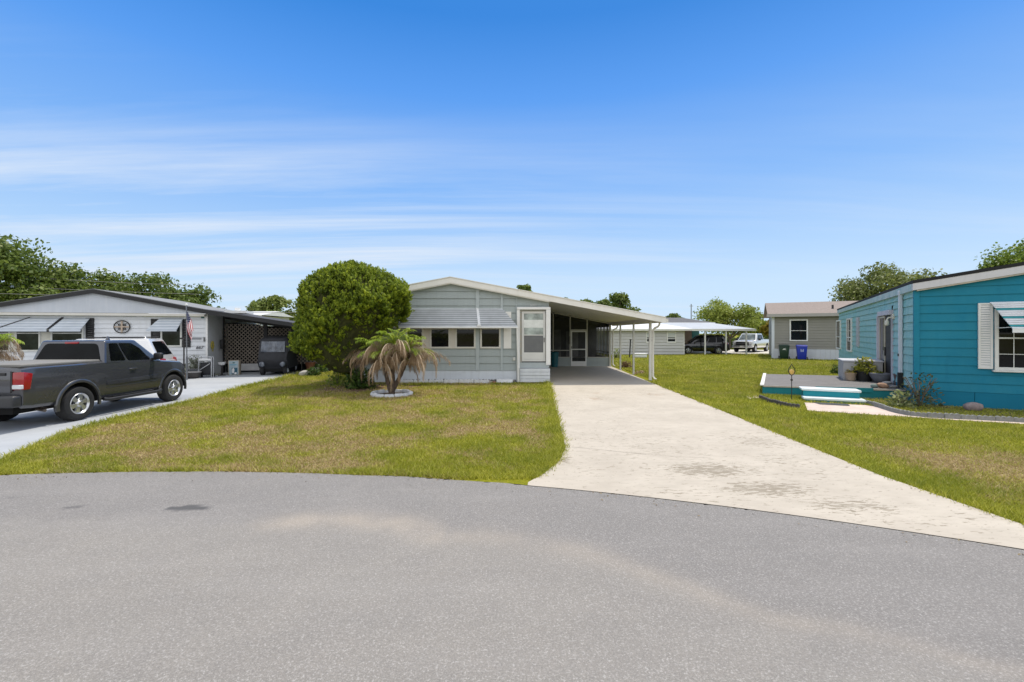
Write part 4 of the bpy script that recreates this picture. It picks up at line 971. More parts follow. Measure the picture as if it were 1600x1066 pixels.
mb = MB(); mb.box(-.16, .03, -.06, .1, -.02, 3.3); mb.build('corner_post', paint('corner_white', (.62, .66, .72), .5, .05), tn)
mb = MB()
mb.hexa([(-.45, -.4, 3.36), (9.5, -.4, 3.36), (9.5, 4.0, 4.46), (-.45, 4.0, 4.46), (-.45, -.4, 3.42), (9.5, -.4, 3.42), (9.5, 4.0, 4.52), (-.45, 4.0, 4.52)])
mb.hexa([(-.45, 4.0, 4.46), (9.5, 4.0, 4.46), (9.5, 8.4, 3.36), (-.45, 8.4, 3.36), (-.45, 4.0, 4.52), (9.5, 4.0, 4.52), (9.5, 8.4, 3.42), (-.45, 8.4, 3.42)])
mb.build('roof', paint('brown_shingle', (.245, .20, .175), .9, .22, 9, bmp=.4, bscale=12), tn)
mb = MB(); mb.box(-.5, 9.5, -.46, -.405, 3.20, 3.43); mb.box(-.4, 9.4, -.404, .0, 3.2, 3.25); mb.build('fascia', paint('taupe_fascia', (.36, .345, .33), .6, .05), tn)
mb = MB(); mb.lathe([(.07, 0), (.07, .35)], 10, (3.9, 1.2, 3.75)); mb.build('roof_pipe', paint('roof_pipe', (.03, .03, .03), .6), tn)
f = window(tn, M0, 1.02, 2.2, 1.36, 3.0, WHITE, GLASS, .09, rail=2.15, proud=.09)
MB().box(1.12, 2.1, -.060, -.052, 2.19, 2.9).build('blind', paint('greenish_blind', (.36, .44, .42), .6), f)
def bin_(label, loc, mat, lm, rz=0):
    t = thing('wheelie_bin', label, 'bin', loc, R(-27))
    mb = MB(); mb.hexa([(-.26, -.28, .06), (.26, -.28, .06), (.26, .22, .06), (-.26, .22, .06), (-.33, -.38, 1.0), (.33, -.38, 1.0), (.33, .36, 1.0), (-.33, .36, 1.0)]); mb.build('body', mat, t, bevel=.03)
    mb = MB(); mb.hexa([(-.36, -.42, 1.002), (.36, -.42, 1.002), (.36, .40, 1.002), (-.36, .40, 1.002), (-.33, -.38, 1.06), (.33, -.38, 1.06), (.31, .36, 1.11), (-.31, .36, 1.11)]); mb.build('lid', mat, t, bevel=.02)
    for s in (-1, 1):
        mb = MB(); mb.lathe([(0, -.03), (.12, -.03), (.12, .03), (0, .03)], 16, (s*.31, -.33 if s > 0 else .24, .13), 'x'); mb.build('wheel', MATS['black_rubber'], t, smooth=40)
    return t
b1 = bin_('dark green wheeled refuse bin standing before the white skirting of the tan house', (425/F_PX*34.0, 34.0, 0), paint('green_bin', (.008, .035, .022), .5), None)
mb = MB(); mb.prism_y([(-.14, .72), (.0, .75), (.15, .70), (.02, .80), (.13, .86), (-.05, .82)], -.365, -.355); mb.build('printed_mark', WHITE, b1)
b2 = bin_('bright blue wheeled recycling bin right of the green bin', (452.5/F_PX*33.3, 33.3, 0), paint('blue_bin', (.012, .035, .42), .45), None)
mb = MB(); frame(mb, -.09, .09, .62, .84, .03, -.36, -.352); mb.box(-.05, .05, -.36, -.352, .71, .75); mb.build('printed_mark', paint('mark_pale', (.5, .55, .8), .5), b2)

# ------------------------------------------------------------------ far grey house with a carport
fx = 8.6
fh = thing('house', 'distant light grey house with metal roof and open carport between the yards', 'house', (0, 41, 0))
FS = paint('pale_grey_siding', (.50, .50, .50), .6, .05, 1)
mb = MB(); siding(mb, .05, 2.25, .275, lambda z: fx, lambda z: 15.45, .06); mb.box(fx, 15.45, .003, .1, 0, 2.25); mb.box(15.35, 15.45, .1, 8, 0, 2.25); mb.box(fx, fx+.1, .1, 8, 0, 2.25); mb.build('wall', FS, fh)
for a, b in ((1009.4, 1022.6), (1042, 1056)):
    x0, x1 = (a-800)/F_PX*41, (b-800)/F_PX*41; f = window(fh, M0, x0, x1, 1.08, 2.10, WHITE, GLASS, .07, rail=1.6, proud=.07)
    MB().box(x0+.08, x1-.08, -.047, -.042, 1.62, 2.02).build('blind', paint('grey_blind', (.48, .52, .54), .6), f)
RM = paint('pale_metal_roof', (.66, .66, .66), .5, .05, .6); RM2 = paint('grey_metal_roof', (.42, .44, .46), .5, .08, .8)
mb = MB(); mb.add([(7.4, -.4, 2.33), (16.3, -.4, 2.33), (13.8, 3.0, 2.98), (7.4, 3.0, 2.98), (16.3, 6, 2.33)], [(0, 1, 2, 3), (1, 4, 2)]); mb.add([(7.4, -.4, 2.29), (16.3, -.4, 2.29), (16.3, 6, 2.29), (7.4, 6, 2.29)], [(0, 1, 2, 3)]); mb.build('lean_to_roof', RM, fh)
mb = MB(); mb.add([(14.5, .2, 2.34), (22.1, .2, 2.34), (19.8, 4.2, 2.98), (10, 4.2, 2.98), (10, .2, 2.34), (22.1, 8.2, 2.34), (10, 8.2, 2.34)], [(4, 1, 2, 3), (1, 5, 2), (3, 2, 5, 6)]); mb.add([(14.5, .2, 2.31), (22.1, .2, 2.31), (22.1, 8.2, 2.31), (14.5, 8.2, 2.31)], [(0, 1, 2, 3)])
mb.build('carport_roof', RM2, fh)
mb = MB(); mb.box(7.4, 16.3, -.46, -.404, 2.18, 2.345); mb.box(16.3, 22.1, .14, .196, 2.16, 2.345); mb.build('gutter', WHITE, fh)
for px in (1068.6, 1101.6, 1134.4, 1166.2):
    x = (px-800)/F_PX*41.3; mb = MB(); mb.box(x-.055, x+.055, .25, .36, 0, 2.16); mb.build('carport_post', WHITE, fh)
mb = MB(); mb.add([(9, 4.5, 3.0), (20.4, 4.5, 3.0), (18.2, 8, 3.62), (10.5, 8, 3.62), (20.4, 11.5, 3.0), (9, 11.5, 3.0)], [(0, 1, 2, 3), (1, 4, 2), (3, 2, 4, 5), (0, 3, 5)]); mb.build('main_roof', paint('dark_shingle', (.11, .11, .115), .9, .2, 6), fh)
mb = MB(); mb.box(9.2, 20.3, 4.44, 4.496, 2.84, 3.02); mb.build('fascia', WHITE, fh)
mb = MB(); mb.box(15.5, 19.2, 7.6, 7.7, 0, 2.3); mb.build('carport_wall', paint('peach_wall', (.48, .37, .28), .7, .08), fh)
mb = MB(); mb.box(19.22, 20.0, 7.58, 7.7, .1, 2.25); mb.build('carport_door', paint('turquoise_door', (.12, .40, .40), .6), fh)
# white low box and dark post on its lawn
t = thing('utility_box', 'low white plastic box lying on the grass before the distant grey house', 'box', (0, 0, 0)); p = Vector((*G(999.5, 559.5), 0)); t.location = p
mb = MB(); mb.box(-.52, .52, -.3, .3, 0, .32); mb.build('body', paint('box_white', (.66, .68, .70), .6, .08), t, bevel=.10, seg=3)
mb = MB(); mb.box(-.55, .55, -.33, .33, .30, .37); mb.build('lid', WHITE, t, bevel=.03)
p = Vector((*G(983.5, 559), 0)); mb = MB(); mb.tube([(0, 0, -.1), (.09, 0, 1.45)], .055, 8); mb.box(.02, .16, -.05, .05, 1.40, 1.47); o = mb.build('post', paint('post_dark', (.035, .035, .035), .8), None); o.location = p
tag(o, 'thin dark leaning post on the lawn behind the carport posts', 'post')
# white roofed house behind the white house's carport
t = thing('house', 'far house of which only a white roof shows above the left carport', 'house', (-27.0, 40, 0))
mb = MB(); mb.add([(-6, 0, 3.55), (5, 0, 3.55), (5, 3, 4.02), (-6, 3, 4.02), (5, 6, 3.55), (-6, 6, 3.55)], [(0, 1, 2, 3), (3, 2, 4, 5), (1, 4, 2), (0, 3, 5)]); mb.box(-6, 5, -.03, .0, 3.45, 3.56); mb.build('roof', RM, t)
mb = MB(); mb.box(-5.6, 4.6, .3, 5.7, 0, 3.5); mb.build('wall', FS, t)
# ------------------------------------------------------------------ vehicles (forward = +y, rear axle at y = 0)
RUB = paint('tyre_rubber', (.016, .016, .017), .85, .2, 10, bmp=.3, bscale=40)
CHROME = paint('silver_alloy', (.55, .56, .58), .28, .06, 6, metal=.85)
WELL = paint('wheel_well_black', (.006, .006, .006), .9)
PLAST = paint('black_plastic', (.016, .016, .018), .5, .1)
CGL = glassmat('car_glass', (.004, .005, .006), .02, .12)
def red_lens(n='red_lens', c=(.30, .008, .012)): return paint(n, c, .2, .1, 8, coat=.6)
def wheel(parent, x, y, r, w, spokes, rimmat, side):
    t = MB(); s = side
    h = w/2
    t.lathe([(r*.60, s*(h-.02)), (r*.66, s*h), (r*.82, s*(h+.008)), (r*.95, s*(h-.012)), (r*.99, s*(h-.05)), (r, s*(h-.09)), (r, -s*(h-.05)), (r*.95, -s*h), (r*.66, -s*h), (r*.6, -s*(h-.02))], 40, (x, y, r), 'x', closed=True)
    to = t.build('wheel', RUB, parent, smooth=30)
    d = MB(); d.lathe([(0, s*(h-.10)), (r*.62, s*(h-.10)), (r*.62, s*(h-.11)), (0, s*(h-.11))], 28, (x, y, r), 'x'); d.build('brake_hub', WELL, to)
    m = MB()
    m.lathe([(r*.62, s*(h-.005)), (r*.595, s*(h+.004)), (r*.53, s*(h-.02)), (r*.50, s*(h-.045)), (r*.50, s*(h-.09)), (r*.62, s*(h-.09))], 40, (x, y, r), 'x', closed=True)
    m.lathe([(0, s*(h+.012)), (r*.13, s*(h+.010)), (r*.17, s*(h-.005)), (r*.24, s*(h-.03)), (r*.24, s*(h-.07)), (0, s*(h-.07))], 24, (x, y, r), 'x')
    for k in range(spokes):
        a = 2*PI*k/spokes+.3
        for da in (-.5, .5):
            pass
        c, sn = math.cos(a), math.sin(a)
        def P(rr, ta, hh): return (x+hh, y+rr*c-ta*sn, r+rr*sn+ta*c)
        w0, w1 = r*.115, r*.17
        m.hexa([P(r*.20, -w0, s*(h-.055)), P(r*.20, w0, s*(h-.055)), P(r*.53, w1, s*(h-.06)), P(r*.53, -w1, s*(h-.06)), P(r*.20, -w0*.8, s*(h-.012)), P(r*.20, w0*.8, s*(h-.012)), P(r*.53, w1*.8, s*(h-.02)), P(r*.53, -w1*.8, s*(h-.02))])
    m.build('rim', rimmat, to, smooth=30)
    return to
def interp(st, y):
    ys = [s[0] for s in st]
    return [float(np.interp(y, ys, [s[k] for s in st])) for k in range(1, len(st[0]))]
class Car:
    def __init__(s, name, label, cat, loc, rz, P): 
        s.P = P; s.root = thing(name, label, cat, loc, rz); s.body()
    def zb(s, y, zbot):
        P = s.P; z = zbot
        for yw in P['axles']:
            d = abs(y-yw)
            if d < P['arch']: z = max(z, P['r']+math.sqrt(P['arch']**2-d*d))
        return z
    def ring(s, y):
        zbot, zt, w = interp(s.P['st'], y); z0 = s.zb(y, zbot); h = zt-z0; cr = s.P.get('crown', .03); sh = s.P.get('shoulder', .82)
        H = zt-zbot; zz = lambda f: max(z0, zbot+H*f)
        pts = [(w-.05 if z0 == zbot else w-.012, z0), (w-.008, zz(.12)), (w, zz(.42)), (w-.004, zz(.62)), (w-.022, max(z0, zbot+H*sh)), (w-.05, zt-.035), (w-.10, zt-.004), (w*.5, zt+cr*.75), (0, zt+cr)]
        pts = [(x, min(max(z, z0), zt+cr)) for x, z in pts]
        return pts
    def sx(s, y, z):
        pts = s.ring(y); return float(np.interp(z, [p[1] for p in pts[:7]], [p[0] for p in pts[:7]]))
    def body(s):
        P = s.P; ys = {round(q[0], 3) for q in P['st']}
        y0, y1 = P['st'][0][0], P['st'][-1][0]
        for yw in P['axles']:
            for k in range(-14, 15): ys.add(round(yw+P['arch']*math.sin(k/14*PI/2), 3))
            ys.add(round(yw-P['arch']-.004, 3)); ys.add(round(yw+P['arch']+.004, 3))
        q = y0
        while q < y1: ys.add(round(q, 3)); q += .14
        ys = sorted(v for v in ys if y0 <= v <= y1)
        mb = MB(); rings = []
        for y in ys:
            r = s.ring(y); rings.append([(x, y, z) for x, z in r]+[(-x, y, z) for x, z in reversed(r[:-1])])
        n = len(rings[0]); V = [p for r in rings for p in r]; Fc = []
        for i in range(len(rings)-1):
            for k in range(n-1): Fc.append((i*n+k, i*n+k+1, (i+1)*n+k+1, (i+1)*n+k))
        Fc.append(tuple(range(n-1, -1, -1))); Fc.append(tuple((len(rings)-1)*n+k for k in range(n)))
        mb.add(V, Fc)
        # cabin: bevelled frustum
        g = P['gh']
        for b in g:
            mb2 = MB(); c = s.ghc(b); mb2.hexa(c); 
            bm = bmesh.new(); vs = [bm.verts.new(v) for v in mb2.v]; [bm.faces.new([vs[i] for i in f]) for f in mb2.f]
            bmesh.ops.recalc_face_normals(bm, faces=bm.faces)
            ed = [e for e in bm.edges if max(v.co.z for v in e.verts) > b['z1']-.2]
            bmesh.ops.bevel(bm, geom=ed, offset=b.get('bev', .07), segments=4, profile=.6, affect='EDGES', clamp_overlap=True)
            bm.verts.index_update(); mb.add([v.co.copy() for v in bm.verts], [[v.index for v in f.verts] for f in bm.faces]); bm.free()
        s.bo = mb.build('body', P['paint'], s.root, smooth=32)
        # black underside and wells
        mb = MB(); wmin = min(q[3] for q in P['st'])
        mb.box(-wmin+.16, wmin-.16, y0+.25, y1-.2, P['r']*.8, P['r']*1.35)
        for yw in P['axles']:
            mb.box(-P['w']+.05, P['w']-.05, yw-.10, yw+.10, P['r']*.85, P['r']*1.15)
            arc = [(yw+P['arch']*1.02*math.cos(a), P['r']+P['arch']*1.02*math.sin(a)) for a in np.linspace(PI, 0, 13)]
            V = []
            for xx in (-(P['w']-.055), P['w']-.055):
                V += [(xx, p[0], p[1]) for p in arc]
            mb.add(V, [(k, k+1, 14+k, 13+k) for k in range(12)])
            mb.box(-.5, .5, yw-P['arch'], yw+P['arch'], P['r'], P['r']+P['arch']*.9)
        mb.build('underbody', WELL, s.root)
        for yw in P['axles']:
            for sd in (-1, 1): wheel(s.root, sd*(P['w']-P['tw']/2-.02), yw, P['r'], P['tw'], P['spokes'], P['rim'], sd)
    def ghc(s, b):
        return [(-b['wb'], b['yrb'], b['z0']), (b['wb'], b['yrb'], b['z0']), (b['wf'], b['yfb'], b['z0f']), (-b['wf'], b['yfb'], b['z0f']), (-b['wr'], b['yrt'], b['z1']), (b['wr'], b['yrt'], b['z1']), (b['wrf'], b['yft'], b['z1']), (-b['wrf'], b['yft'], b['z1'])]
    def face(s, b, which):
        c = [Vector(p) for p in s.ghc(b)]
        return {'r': (c[1], c[2], c[6], c[5]), 'l': (c[3], c[0], c[4], c[7]), 'f': (c[2], c[3], c[7], c[6]), 'b': (c[0], c[1], c[5], c[4])}[which]
    def panel(s, b, which, uv, name, mat, off=.008, parent=None, rnd=0.03):
        A, B, C, D = s.face(b, which); nrm = (B-A).cross(D-A).normalized()
        ctr = sum((Vector(p) for p in s.ghc(b)), Vector())/8
        if nrm.dot((A+C)/2-ctr) < 0: nrm = -nrm
        def Q(u, v): return (A.lerp(B, u)).lerp(D.lerp(C, u), v)
        # round the corners of the outline in world size
        pts = [Q(u, v) for u, v in uv]; out = []
        for i in range(len(pts)):
            p, a, c = pts[i], pts[i-1], pts[(i+1) % len(pts)]
            da = (a-p); dc = (c-p); k = min(rnd, da.length*.4, dc.length*.4)
            p0 = p+da.normalized()*k; p2 = p+dc.normalized()*k
            for t in (0, .33, .67, 1): out.append(p0*(1-t)**2+p*2*t*(1-t)+p2*t*t)
        n = len(out); mb = MB(); mb.add([p+nrm*off for p in out]+[p-nrm*.012 for p in out], [tuple(range(n))]+[(i, n+i, n+(i+1) % n, (i+1) % n) for i in range(n)])
        return mb.build(name, mat, parent or s.root)
    def arch_flare(s, mat, wdt=.075, out=.035, name='wheel_arch'):
        P = s.P
        for yw in P['axles']:
            for sd in (-1, 1):
                V = []; n = 22
                for k in range(n+1):
                    a = PI*(-.06+1.12*k/n); 
                    for rr, o in ((P['arch']-.012, -.03), (P['arch']-.015, out*.75), (P['arch']+wdt*.35, out), (P['arch']+wdt*.8, out*.55), (P['arch']+wdt, -.002), (P['arch']+wdt, -.03)):
                        y = yw+rr*math.cos(a); z = P['r']+rr*math.sin(a); V.append((sd*(s.sx(yw, P['r']+P['arch']+.08)+o), y, z))
                Fc = [(i*6+k, i*6+(k+1) % 6, (i+1)*6+(k+1) % 6, (i+1)*6+k) for i in range(n) for k in range(6)]+[tuple(range(6)), tuple(n*6+k for k in range(6))]
                MB().add(V, Fc).build(name, mat, s.root, smooth=40)
    def seam(s, pts, sd=1, w=.006, name='panel_gap', mat=None):
        mb = MB(); P3 = [Vector((sd*(s.sx(y, z)+.002), y, z)) for y, z in pts]
        for a, b in zip(P3[:-1], P3[1:]):
            d = (b-a).normalized(); t = Vector((1, 0, 0)).cross(d)*w/2; mb.add([a-t, b-t, b+t, a+t], [(0, 1, 2, 3)])
        return mb.build(name, mat or WELL, s.root)
    def strip(s, pts, th, name, mat, sd=1, hgt=.06):       # raised moulding along the flank: pts (y, z)
        mb = MB(); V = []
        for y, z in pts:
            x0, x1 = s.sx(y, z-hgt/2), s.sx(y, z+hgt/2); V += [(sd*(x0-.01), y, z-hgt/2), (sd*(x0+th), y, z-hgt/2+.008), (sd*(x1+th), y, z+hgt/2-.008), (sd*(x1-.01), y, z+hgt/2)]
        n = len(pts); Fc = [(i*4+k, i*4+(k+1) % 4, (i+1)*4+(k+1) % 4, (i+1)*4+k) for i in range(n-1) for k in range(4)]+[(0, 1, 2, 3), tuple((n-1)*4+k for k in range(4))]
        return mb.add(V, Fc).build(name, mat, s.root, smooth=40)
def carpaint(name, col, flake=.05, rough=.26):
    return paint(name, col, rough, flake, 30, metal=.4, coat=1.0)
# --- dark grey pickup
GP = carpaint('graphite_paint', (.062, .065, .077))
gh = dict(z0=1.26, z0f=1.20, z1=1.80, yrb=.68, yrt=.82, yft=1.82, yfb=2.55, wb=.885, wf=.87, wr=.755, wrf=.70, bev=.07)
tk = Car('pickup_truck', 'dark grey extended cab pickup truck parked on the pale painted driveway', 'pickup truck', (-10.72, 10.30, .010), R(1.0), dict(
    st=[(-1.22, .50, 1.25, .88), (-1.20, .47, 1.275, .91), (-1.0, .45, 1.29, .92), (.0, .43, 1.29, .925), (.72, .43, 1.30, .925), (1.3, .42, 1.29, .925), (2.1, .42, 1.265, .92), (2.45, .43, 1.225, .915), (2.95, .44, 1.18, .91), (3.35, .46, 1.14, .88), (3.58, .48, 1.06, .80), (3.70, .52, .96, .70), (3.73, .56, .88, .62)],
    axles=(0, 2.95), r=.385, arch=.495, w=.955, tw=.25, spokes=6, rim=CHROME, paint=GP, gh=[gh], crown=.025))
tk.arch_flare(carpaint('graphite_flare', (.062, .063, .07), rough=.3), .06, .022)
MB().box(-.80, .80, -1.14, .66, 1.285, 1.345).build('bed_cover', paint('grey_tonneau', (.20, .195, .185), .75, .08, 3), tk.root, bevel=.02)
for sd in (-1, 1):
    tk.seam([(.66, .48), (.67, .9), (.675, 1.26)], sd, .012); tk.seam([(2.22, .46), (2.26, .8), (2.24, 1.24)], sd, .006); tk.seam([(1.38, .46), (1.38, .72)], sd, .005)
    tk.strip([(.70, .77), (1.6, .78), (2.30, .79)], .018, 'door_moulding', GP, sd, .10)
    tk.strip([(.70, .66), (1.6, .665), (2.28, .68)], .008, 'door_crease', GP, sd, .035)
    MB().tube([(sd*.93, .60, .40), (sd*.97, .72, .375), (sd*.97, 2.30, .375), (sd*.93, 2.42, .40)], .042, 10).build('side_step', PLAST, tk.root, smooth=40)
    ww = 'r' if sd > 0 else 'l'
    fl = (lambda L: L) if sd > 0 else (lambda L: [(1-u, v) for u, v in L])
    tk.panel(gh, ww, fl([(.10, .09), (.345, .09), (.335, .86), (.115, .86)]), 'side_window', CGL)
    tk.panel(gh, ww, fl([(.395, .09), (.80, .09), (.83, .62), (.74, .86), (.385, .86)]), 'side_window', CGL)
    hd = MB(); yh = 1.50; xh = tk.sx(yh, 1.06); hd.tube([(sd*(xh-.005), yh-.10, 1.06), (sd*(xh+.035), yh-.08, 1.065), (sd*(xh+.035), yh+.08, 1.065), (sd*(xh-.005), yh+.10, 1.06)], .017, 8); hd.build('door_handle', GP, tk.root, smooth=40)
    mm = MB(); mm.box(sd*.90, sd*1.12, 2.16, 2.30, 1.26, 1.44); mo = mm.build('wing_mirror', PLAST, tk.root, bevel=.05, seg=3)
    mm = MB(); mm.box(sd*.84, sd*.92, 2.20, 2.28, 1.24, 1.30); mm.build('mirror_arm', PLAST, mo)
    # tail lamp wrapped round the rear corner
    xa = .925
    lm = MB(); lm.hexa([(sd*.72, -1.245, .84), (sd*.935, -1.215, .84), (sd*.935, -1.08, .84), (sd*.72, -1.0, .84), (sd*.74, -1.25, 1.20), (sd*.935, -1.21, 1.20), (sd*.935, -1.03, 1.16), (sd*.74, -1.0, 1.20)])
    lo_ = lm.build('tail_light', red_lens(), tk.root, bevel=.02)
    lm = MB(); lm.box(sd*.74, sd*.925, -1.262, -1.20, .86, .945); lm.build('reverse_lens', paint('clear_lens', (.6, .62, .64), .2, .1, coat=.5), lo_, bevel=.01, seg=1)
    lm = MB(); lm.box(sd*.71, sd*.74, -1.25, -1.0, .82, 1.21); lm.build('lamp_bezel', PLAST, lo_)
    lm = MB(); lm.hexa([(sd*.62, 3.60, .80), (sd*.80, 3.42, .80), (sd*.80, 3.30, .80), (sd*.6, 3.4, .80), (sd*.64, 3.54, .97), (sd*.83, 3.36, 1.0), (sd*.82, 3.2, 1.02), (sd*.6, 3.4, 1.0)]); lm.build('headlight', paint('headlamp_amber', (.52, .38, .26), .2, .1, coat=.5), tk.root, bevel=.02)
tk.panel(gh, 'b', [(.05, .05), (.95, .05), (.90, .86), (.10, .86)], 'rear_window', CGL, rnd=.09)
tk.panel(gh, 'f', [(.05, .05), (.95, .05), (.92, .90), (.08, .90)], 'windscreen', CGL, rnd=.05)
MB().box(-.16, .16, .78, .835, 1.715, 1.765).build('brake_light', red_lens(), tk.root, bevel=.012)
MB().lathe([(.0, .10), (.02, .09), (.05, 0)], 10, (-.0+.26, 1.5, 1.80)).build('roof_antenna', GP, tk.root, smooth=40)
MB().box(-.90, .90, -1.40, -1.20, .50, .74).build('rear_bumper', paint('bumper_dark', (.028, .029, .032), .45, .1), tk.root, bevel=.05, seg=3)
MB().box(-.70, .70, -1.245, -1.205, .78, 1.22).build('tailgate', GP, tk.root, bevel=.012)
MB().box(-.17, .17, -1.27, -1.246, .84, .98).build('number_plate', paint('plate_white', (.6, .62, .6), .5), tk.root, bevel=.004)
MB().box(-.62, .62, -1.27, -1.246, 1.13, 1.19).build('tailgate_handle', PLAST, tk.root, bevel=.008)
MB().tube([(.52, .6, .42), (.56, -.45, .40), (.60, -.62, .36), (.86, -.72, .35)], .032, 10).build('exhaust_pipe', paint('rusty_exhaust', (.09, .07, .055), .6, .3), tk.root, smooth=40)
MB().tube([(.46, .55, .42), (.46, -.45, .42)], .09, 12).build('muffler', MATS['rusty_exhaust'], tk.root, smooth=40)
MB().box(-.66, .66, 3.66, 3.80, .50, .72).build('front_bumper', GP, tk.root, bevel=.05, seg=3)
# --- white SUV between the pickup and the white house
WPNT = carpaint('white_car_paint', (.70, .70, .70))
def suv(name, label, loc, rz, pm, rimm, dark=False, L=1.0):
    g = dict(z0=1.02, z0f=1.02, z1=1.78, yrb=-.86, yrt=-.48, yft=1.55, yfb=2.52, wb=.86, wf=.82, wr=.66, wrf=.62, bev=.09)
    c = Car(name, label, 'SUV', loc, rz, dict(st=[(-.96, .42, .88, .70), (-.93, .38, .96, .78), (-.80, .30, 1.03, .86), (-.4, .26, 1.05, .91), (.6, .25, 1.05, .92), (2.2, .26, 1.03, .92), (2.6, .27, .99, .91), (3.1, .30, .90, .86), (3.38, .34, .80, .76), (3.50, .40, .70, .62)],
            axles=(0, 2.66), r=.35, arch=.415, w=.93, tw=.23, spokes=5, rim=rimm, paint=pm, gh=[g], crown=.02))
    c.arch_flare(PLAST, .05, .018)
    for sd in (-1, 1):
        ww = 'r' if sd > 0 else 'l'; fl = (lambda q: q) if sd > 0 else (lambda q: [(1-u, v) for u, v in q])
        c.panel(g, ww, fl([(.06, .36), (.20, .10), (.30, .08), (.30, .84), (.19, .82)]), 'side_window', CGL)
        c.panel(g, ww, fl([(.32, .08), (.54, .08), (.54, .85), (.32, .84)]), 'side_window', CGL)
        c.panel(g, ww, fl([(.56, .08), (.92, .08), (.76, .78), (.70, .86), (.56, .85)]), 'side_window', CGL)
        lm = MB(); lm.hexa([(sd*.52, -.985, .92), (sd*.90, -.80, .95), (sd*.90, -.55, .98), (sd*.55, -.8, .95), (sd*.54, -.96, 1.06), (sd*.885, -.76, 1.10), (sd*.89, -.50, 1.03), (sd*.55, -.8, 1.08)]); lm.build('tail_light', red_lens(), c.root, bevel=.02)
        lm = MB(); lm.hexa([(sd*.58, 3.44, .64), (sd*.84, 3.16, .66), (sd*.84, 2.95, .70), (sd*.58, 3.2, .66), (sd*.58, 3.36, .78), (sd*.84, 3.08, .82), (sd*.86, 2.85, .84), (sd*.58, 3.1, .82)]); lm.build('headlight', MATS['clear_lens'], c.root, bevel=.02)
        MB().box(sd*.90, sd*1.08, 2.02, 2.14, 1.02, 1.16).build('wing_mirror', pm, c.root, bevel=.04, seg=2)
        for yh in (.35, 1.35): MB().box(sd*(c.sx(yh, .92)-.005), sd*(c.sx(yh, .92)+.025), yh-.10, yh+.10, .905, .935).build('door_handle', pm, c.root, bevel=.008, seg=1)
        for yy in (.45, 1.42, 2.3): c.seam([(yy, .36), (yy, .7), (yy-.03, .98)], sd, .008)
        MB().bar((sd*.56, -.35, 1.82), (sd*.54, 1.3, 1.82), .04, .04).build('roof_rail', PLAST, c.root)
    c.panel(g, 'b', [(.09, .22), (.91, .22), (.88, .86), (.12, .86)], 'rear_window', CGL, rnd=.05)
    c.panel(g, 'f', [(.05, .05), (.95, .05), (.92, .90), (.08, .90)], 'windscreen', CGL)
    MB().box(-.78, .78, -1.02, -.90, .36, .62).build('rear_bumper', PLAST, c.root, bevel=.04, seg=2)
    MB().box(-.70, .70, 3.44, 3.56, .34, .56).build('front_bumper', PLAST, c.root, bevel=.04, seg=2)
    MB().lathe([(.02, .07), (.05, .03), (.07, 0)], 10, (0, -.15, 1.78)).build('roof_antenna', pm, c.root, smooth=40)
    return c
suv('suv', 'white SUV parked between the dark pickup truck and the white house', (-13.5, 16.5, .010), R(110), WPNT, CHROME)
BP = carpaint('black_car_paint', (.008, .008, .010), rough=.2)
suv('suv', 'black SUV parked under the carport of the distant grey house', (19.15, 42.7, .012), R(80), BP, CHROME)
# --- white pickup far away
g2 = dict(z0=1.22, z0f=1.20, z1=1.90, yrb=.85, yrt=1.02, yft=2.55, yfb=3.25, wb=.92, wf=.90, wr=.76, wrf=.73, bev=.08)
wp = Car('pickup_truck', 'white crew cab pickup truck parked beyond the distant carport', 'pickup truck', (26.5, 49.2, .012), R(135), dict(
    st=[(-1.15, .52, 1.24, .94), (-1.1, .48, 1.28, .98), (.0, .46, 1.30, 1.0), (.9, .45, 1.30, 1.0), (3.0, .46, 1.27, 1.0), (3.4, .47, 1.24, .99), (4.2, .5, 1.20, .97), (4.52, .52, 1.14, .92), (4.60, .56, 1.05, .86)],
    axles=(0, 3.7), r=.41, arch=.50, w=1.02, tw=.27, spokes=6, rim=CHROME, paint=WPNT, gh=[g2], crown=.03))
for sd in (-1, 1):
    ww = 'r' if sd > 0 else 'l'; fl = (lambda q: q) if sd > 0 else (lambda q: [(1-u, v) for u, v in q])
    wp.panel(g2, ww, fl([(.10, .10), (.42, .10), (.42, .84), (.12, .84)]), 'side_window', CGL); wp.panel(g2, ww, fl([(.46, .10), (.88, .10), (.78, .84), (.46, .84)]), 'side_window', CGL)
    MB().box(sd*.98, sd*1.22, 2.85, 2.98, 1.20, 1.42).build('wing_mirror', PLAST, wp.root, bevel=.04)
    MB().hexa([(sd*.62, 4.66, .86), (sd*.93, 4.60, .86), (sd*.95, 4.3, .9), (sd*.62, 4.4, .86), (sd*.62, 4.62, 1.06), (sd*.93, 4.54, 1.06), (sd*.95, 4.2, 1.08), (sd*.62, 4.4, 1.06)]).build('headlight', MATS['clear_lens'], wp.root, bevel=.02)
    for yy in (.95, 2.05, 3.1): wp.seam([(yy, .55), (yy, .9), (yy, 1.22)], sd, .012)
    MB().box(sd*.72, sd*.93, -1.18, -1.05, .84, 1.22).build('tail_light', red_lens(), wp.root, bevel=.02)
wp.panel(g2, 'f', [(.05, .05), (.95, .05), (.92, .90), (.08, .90)], 'windscreen', glassmat('bright_windscreen', (.12, .14, .14), .05))
mb = MB(); mb.box(-.60, .60, 4.585, 4.66, .72, 1.08); go = mb.build('grille', PLAST, wp.root, bevel=.02)
MB().box(-.60, .60, 4.661, 4.68, .90, .94).build('grille_bar', CHROME, go); MB().box(-.95, .95, 4.56, 4.78, .48, .70).build('front_bumper', CHROME, wp.root, bevel=.05)
MB().box(-.16, .16, 4.782, 4.79, .56, .68).build('number_plate', MATS['plate_white'], wp.root)
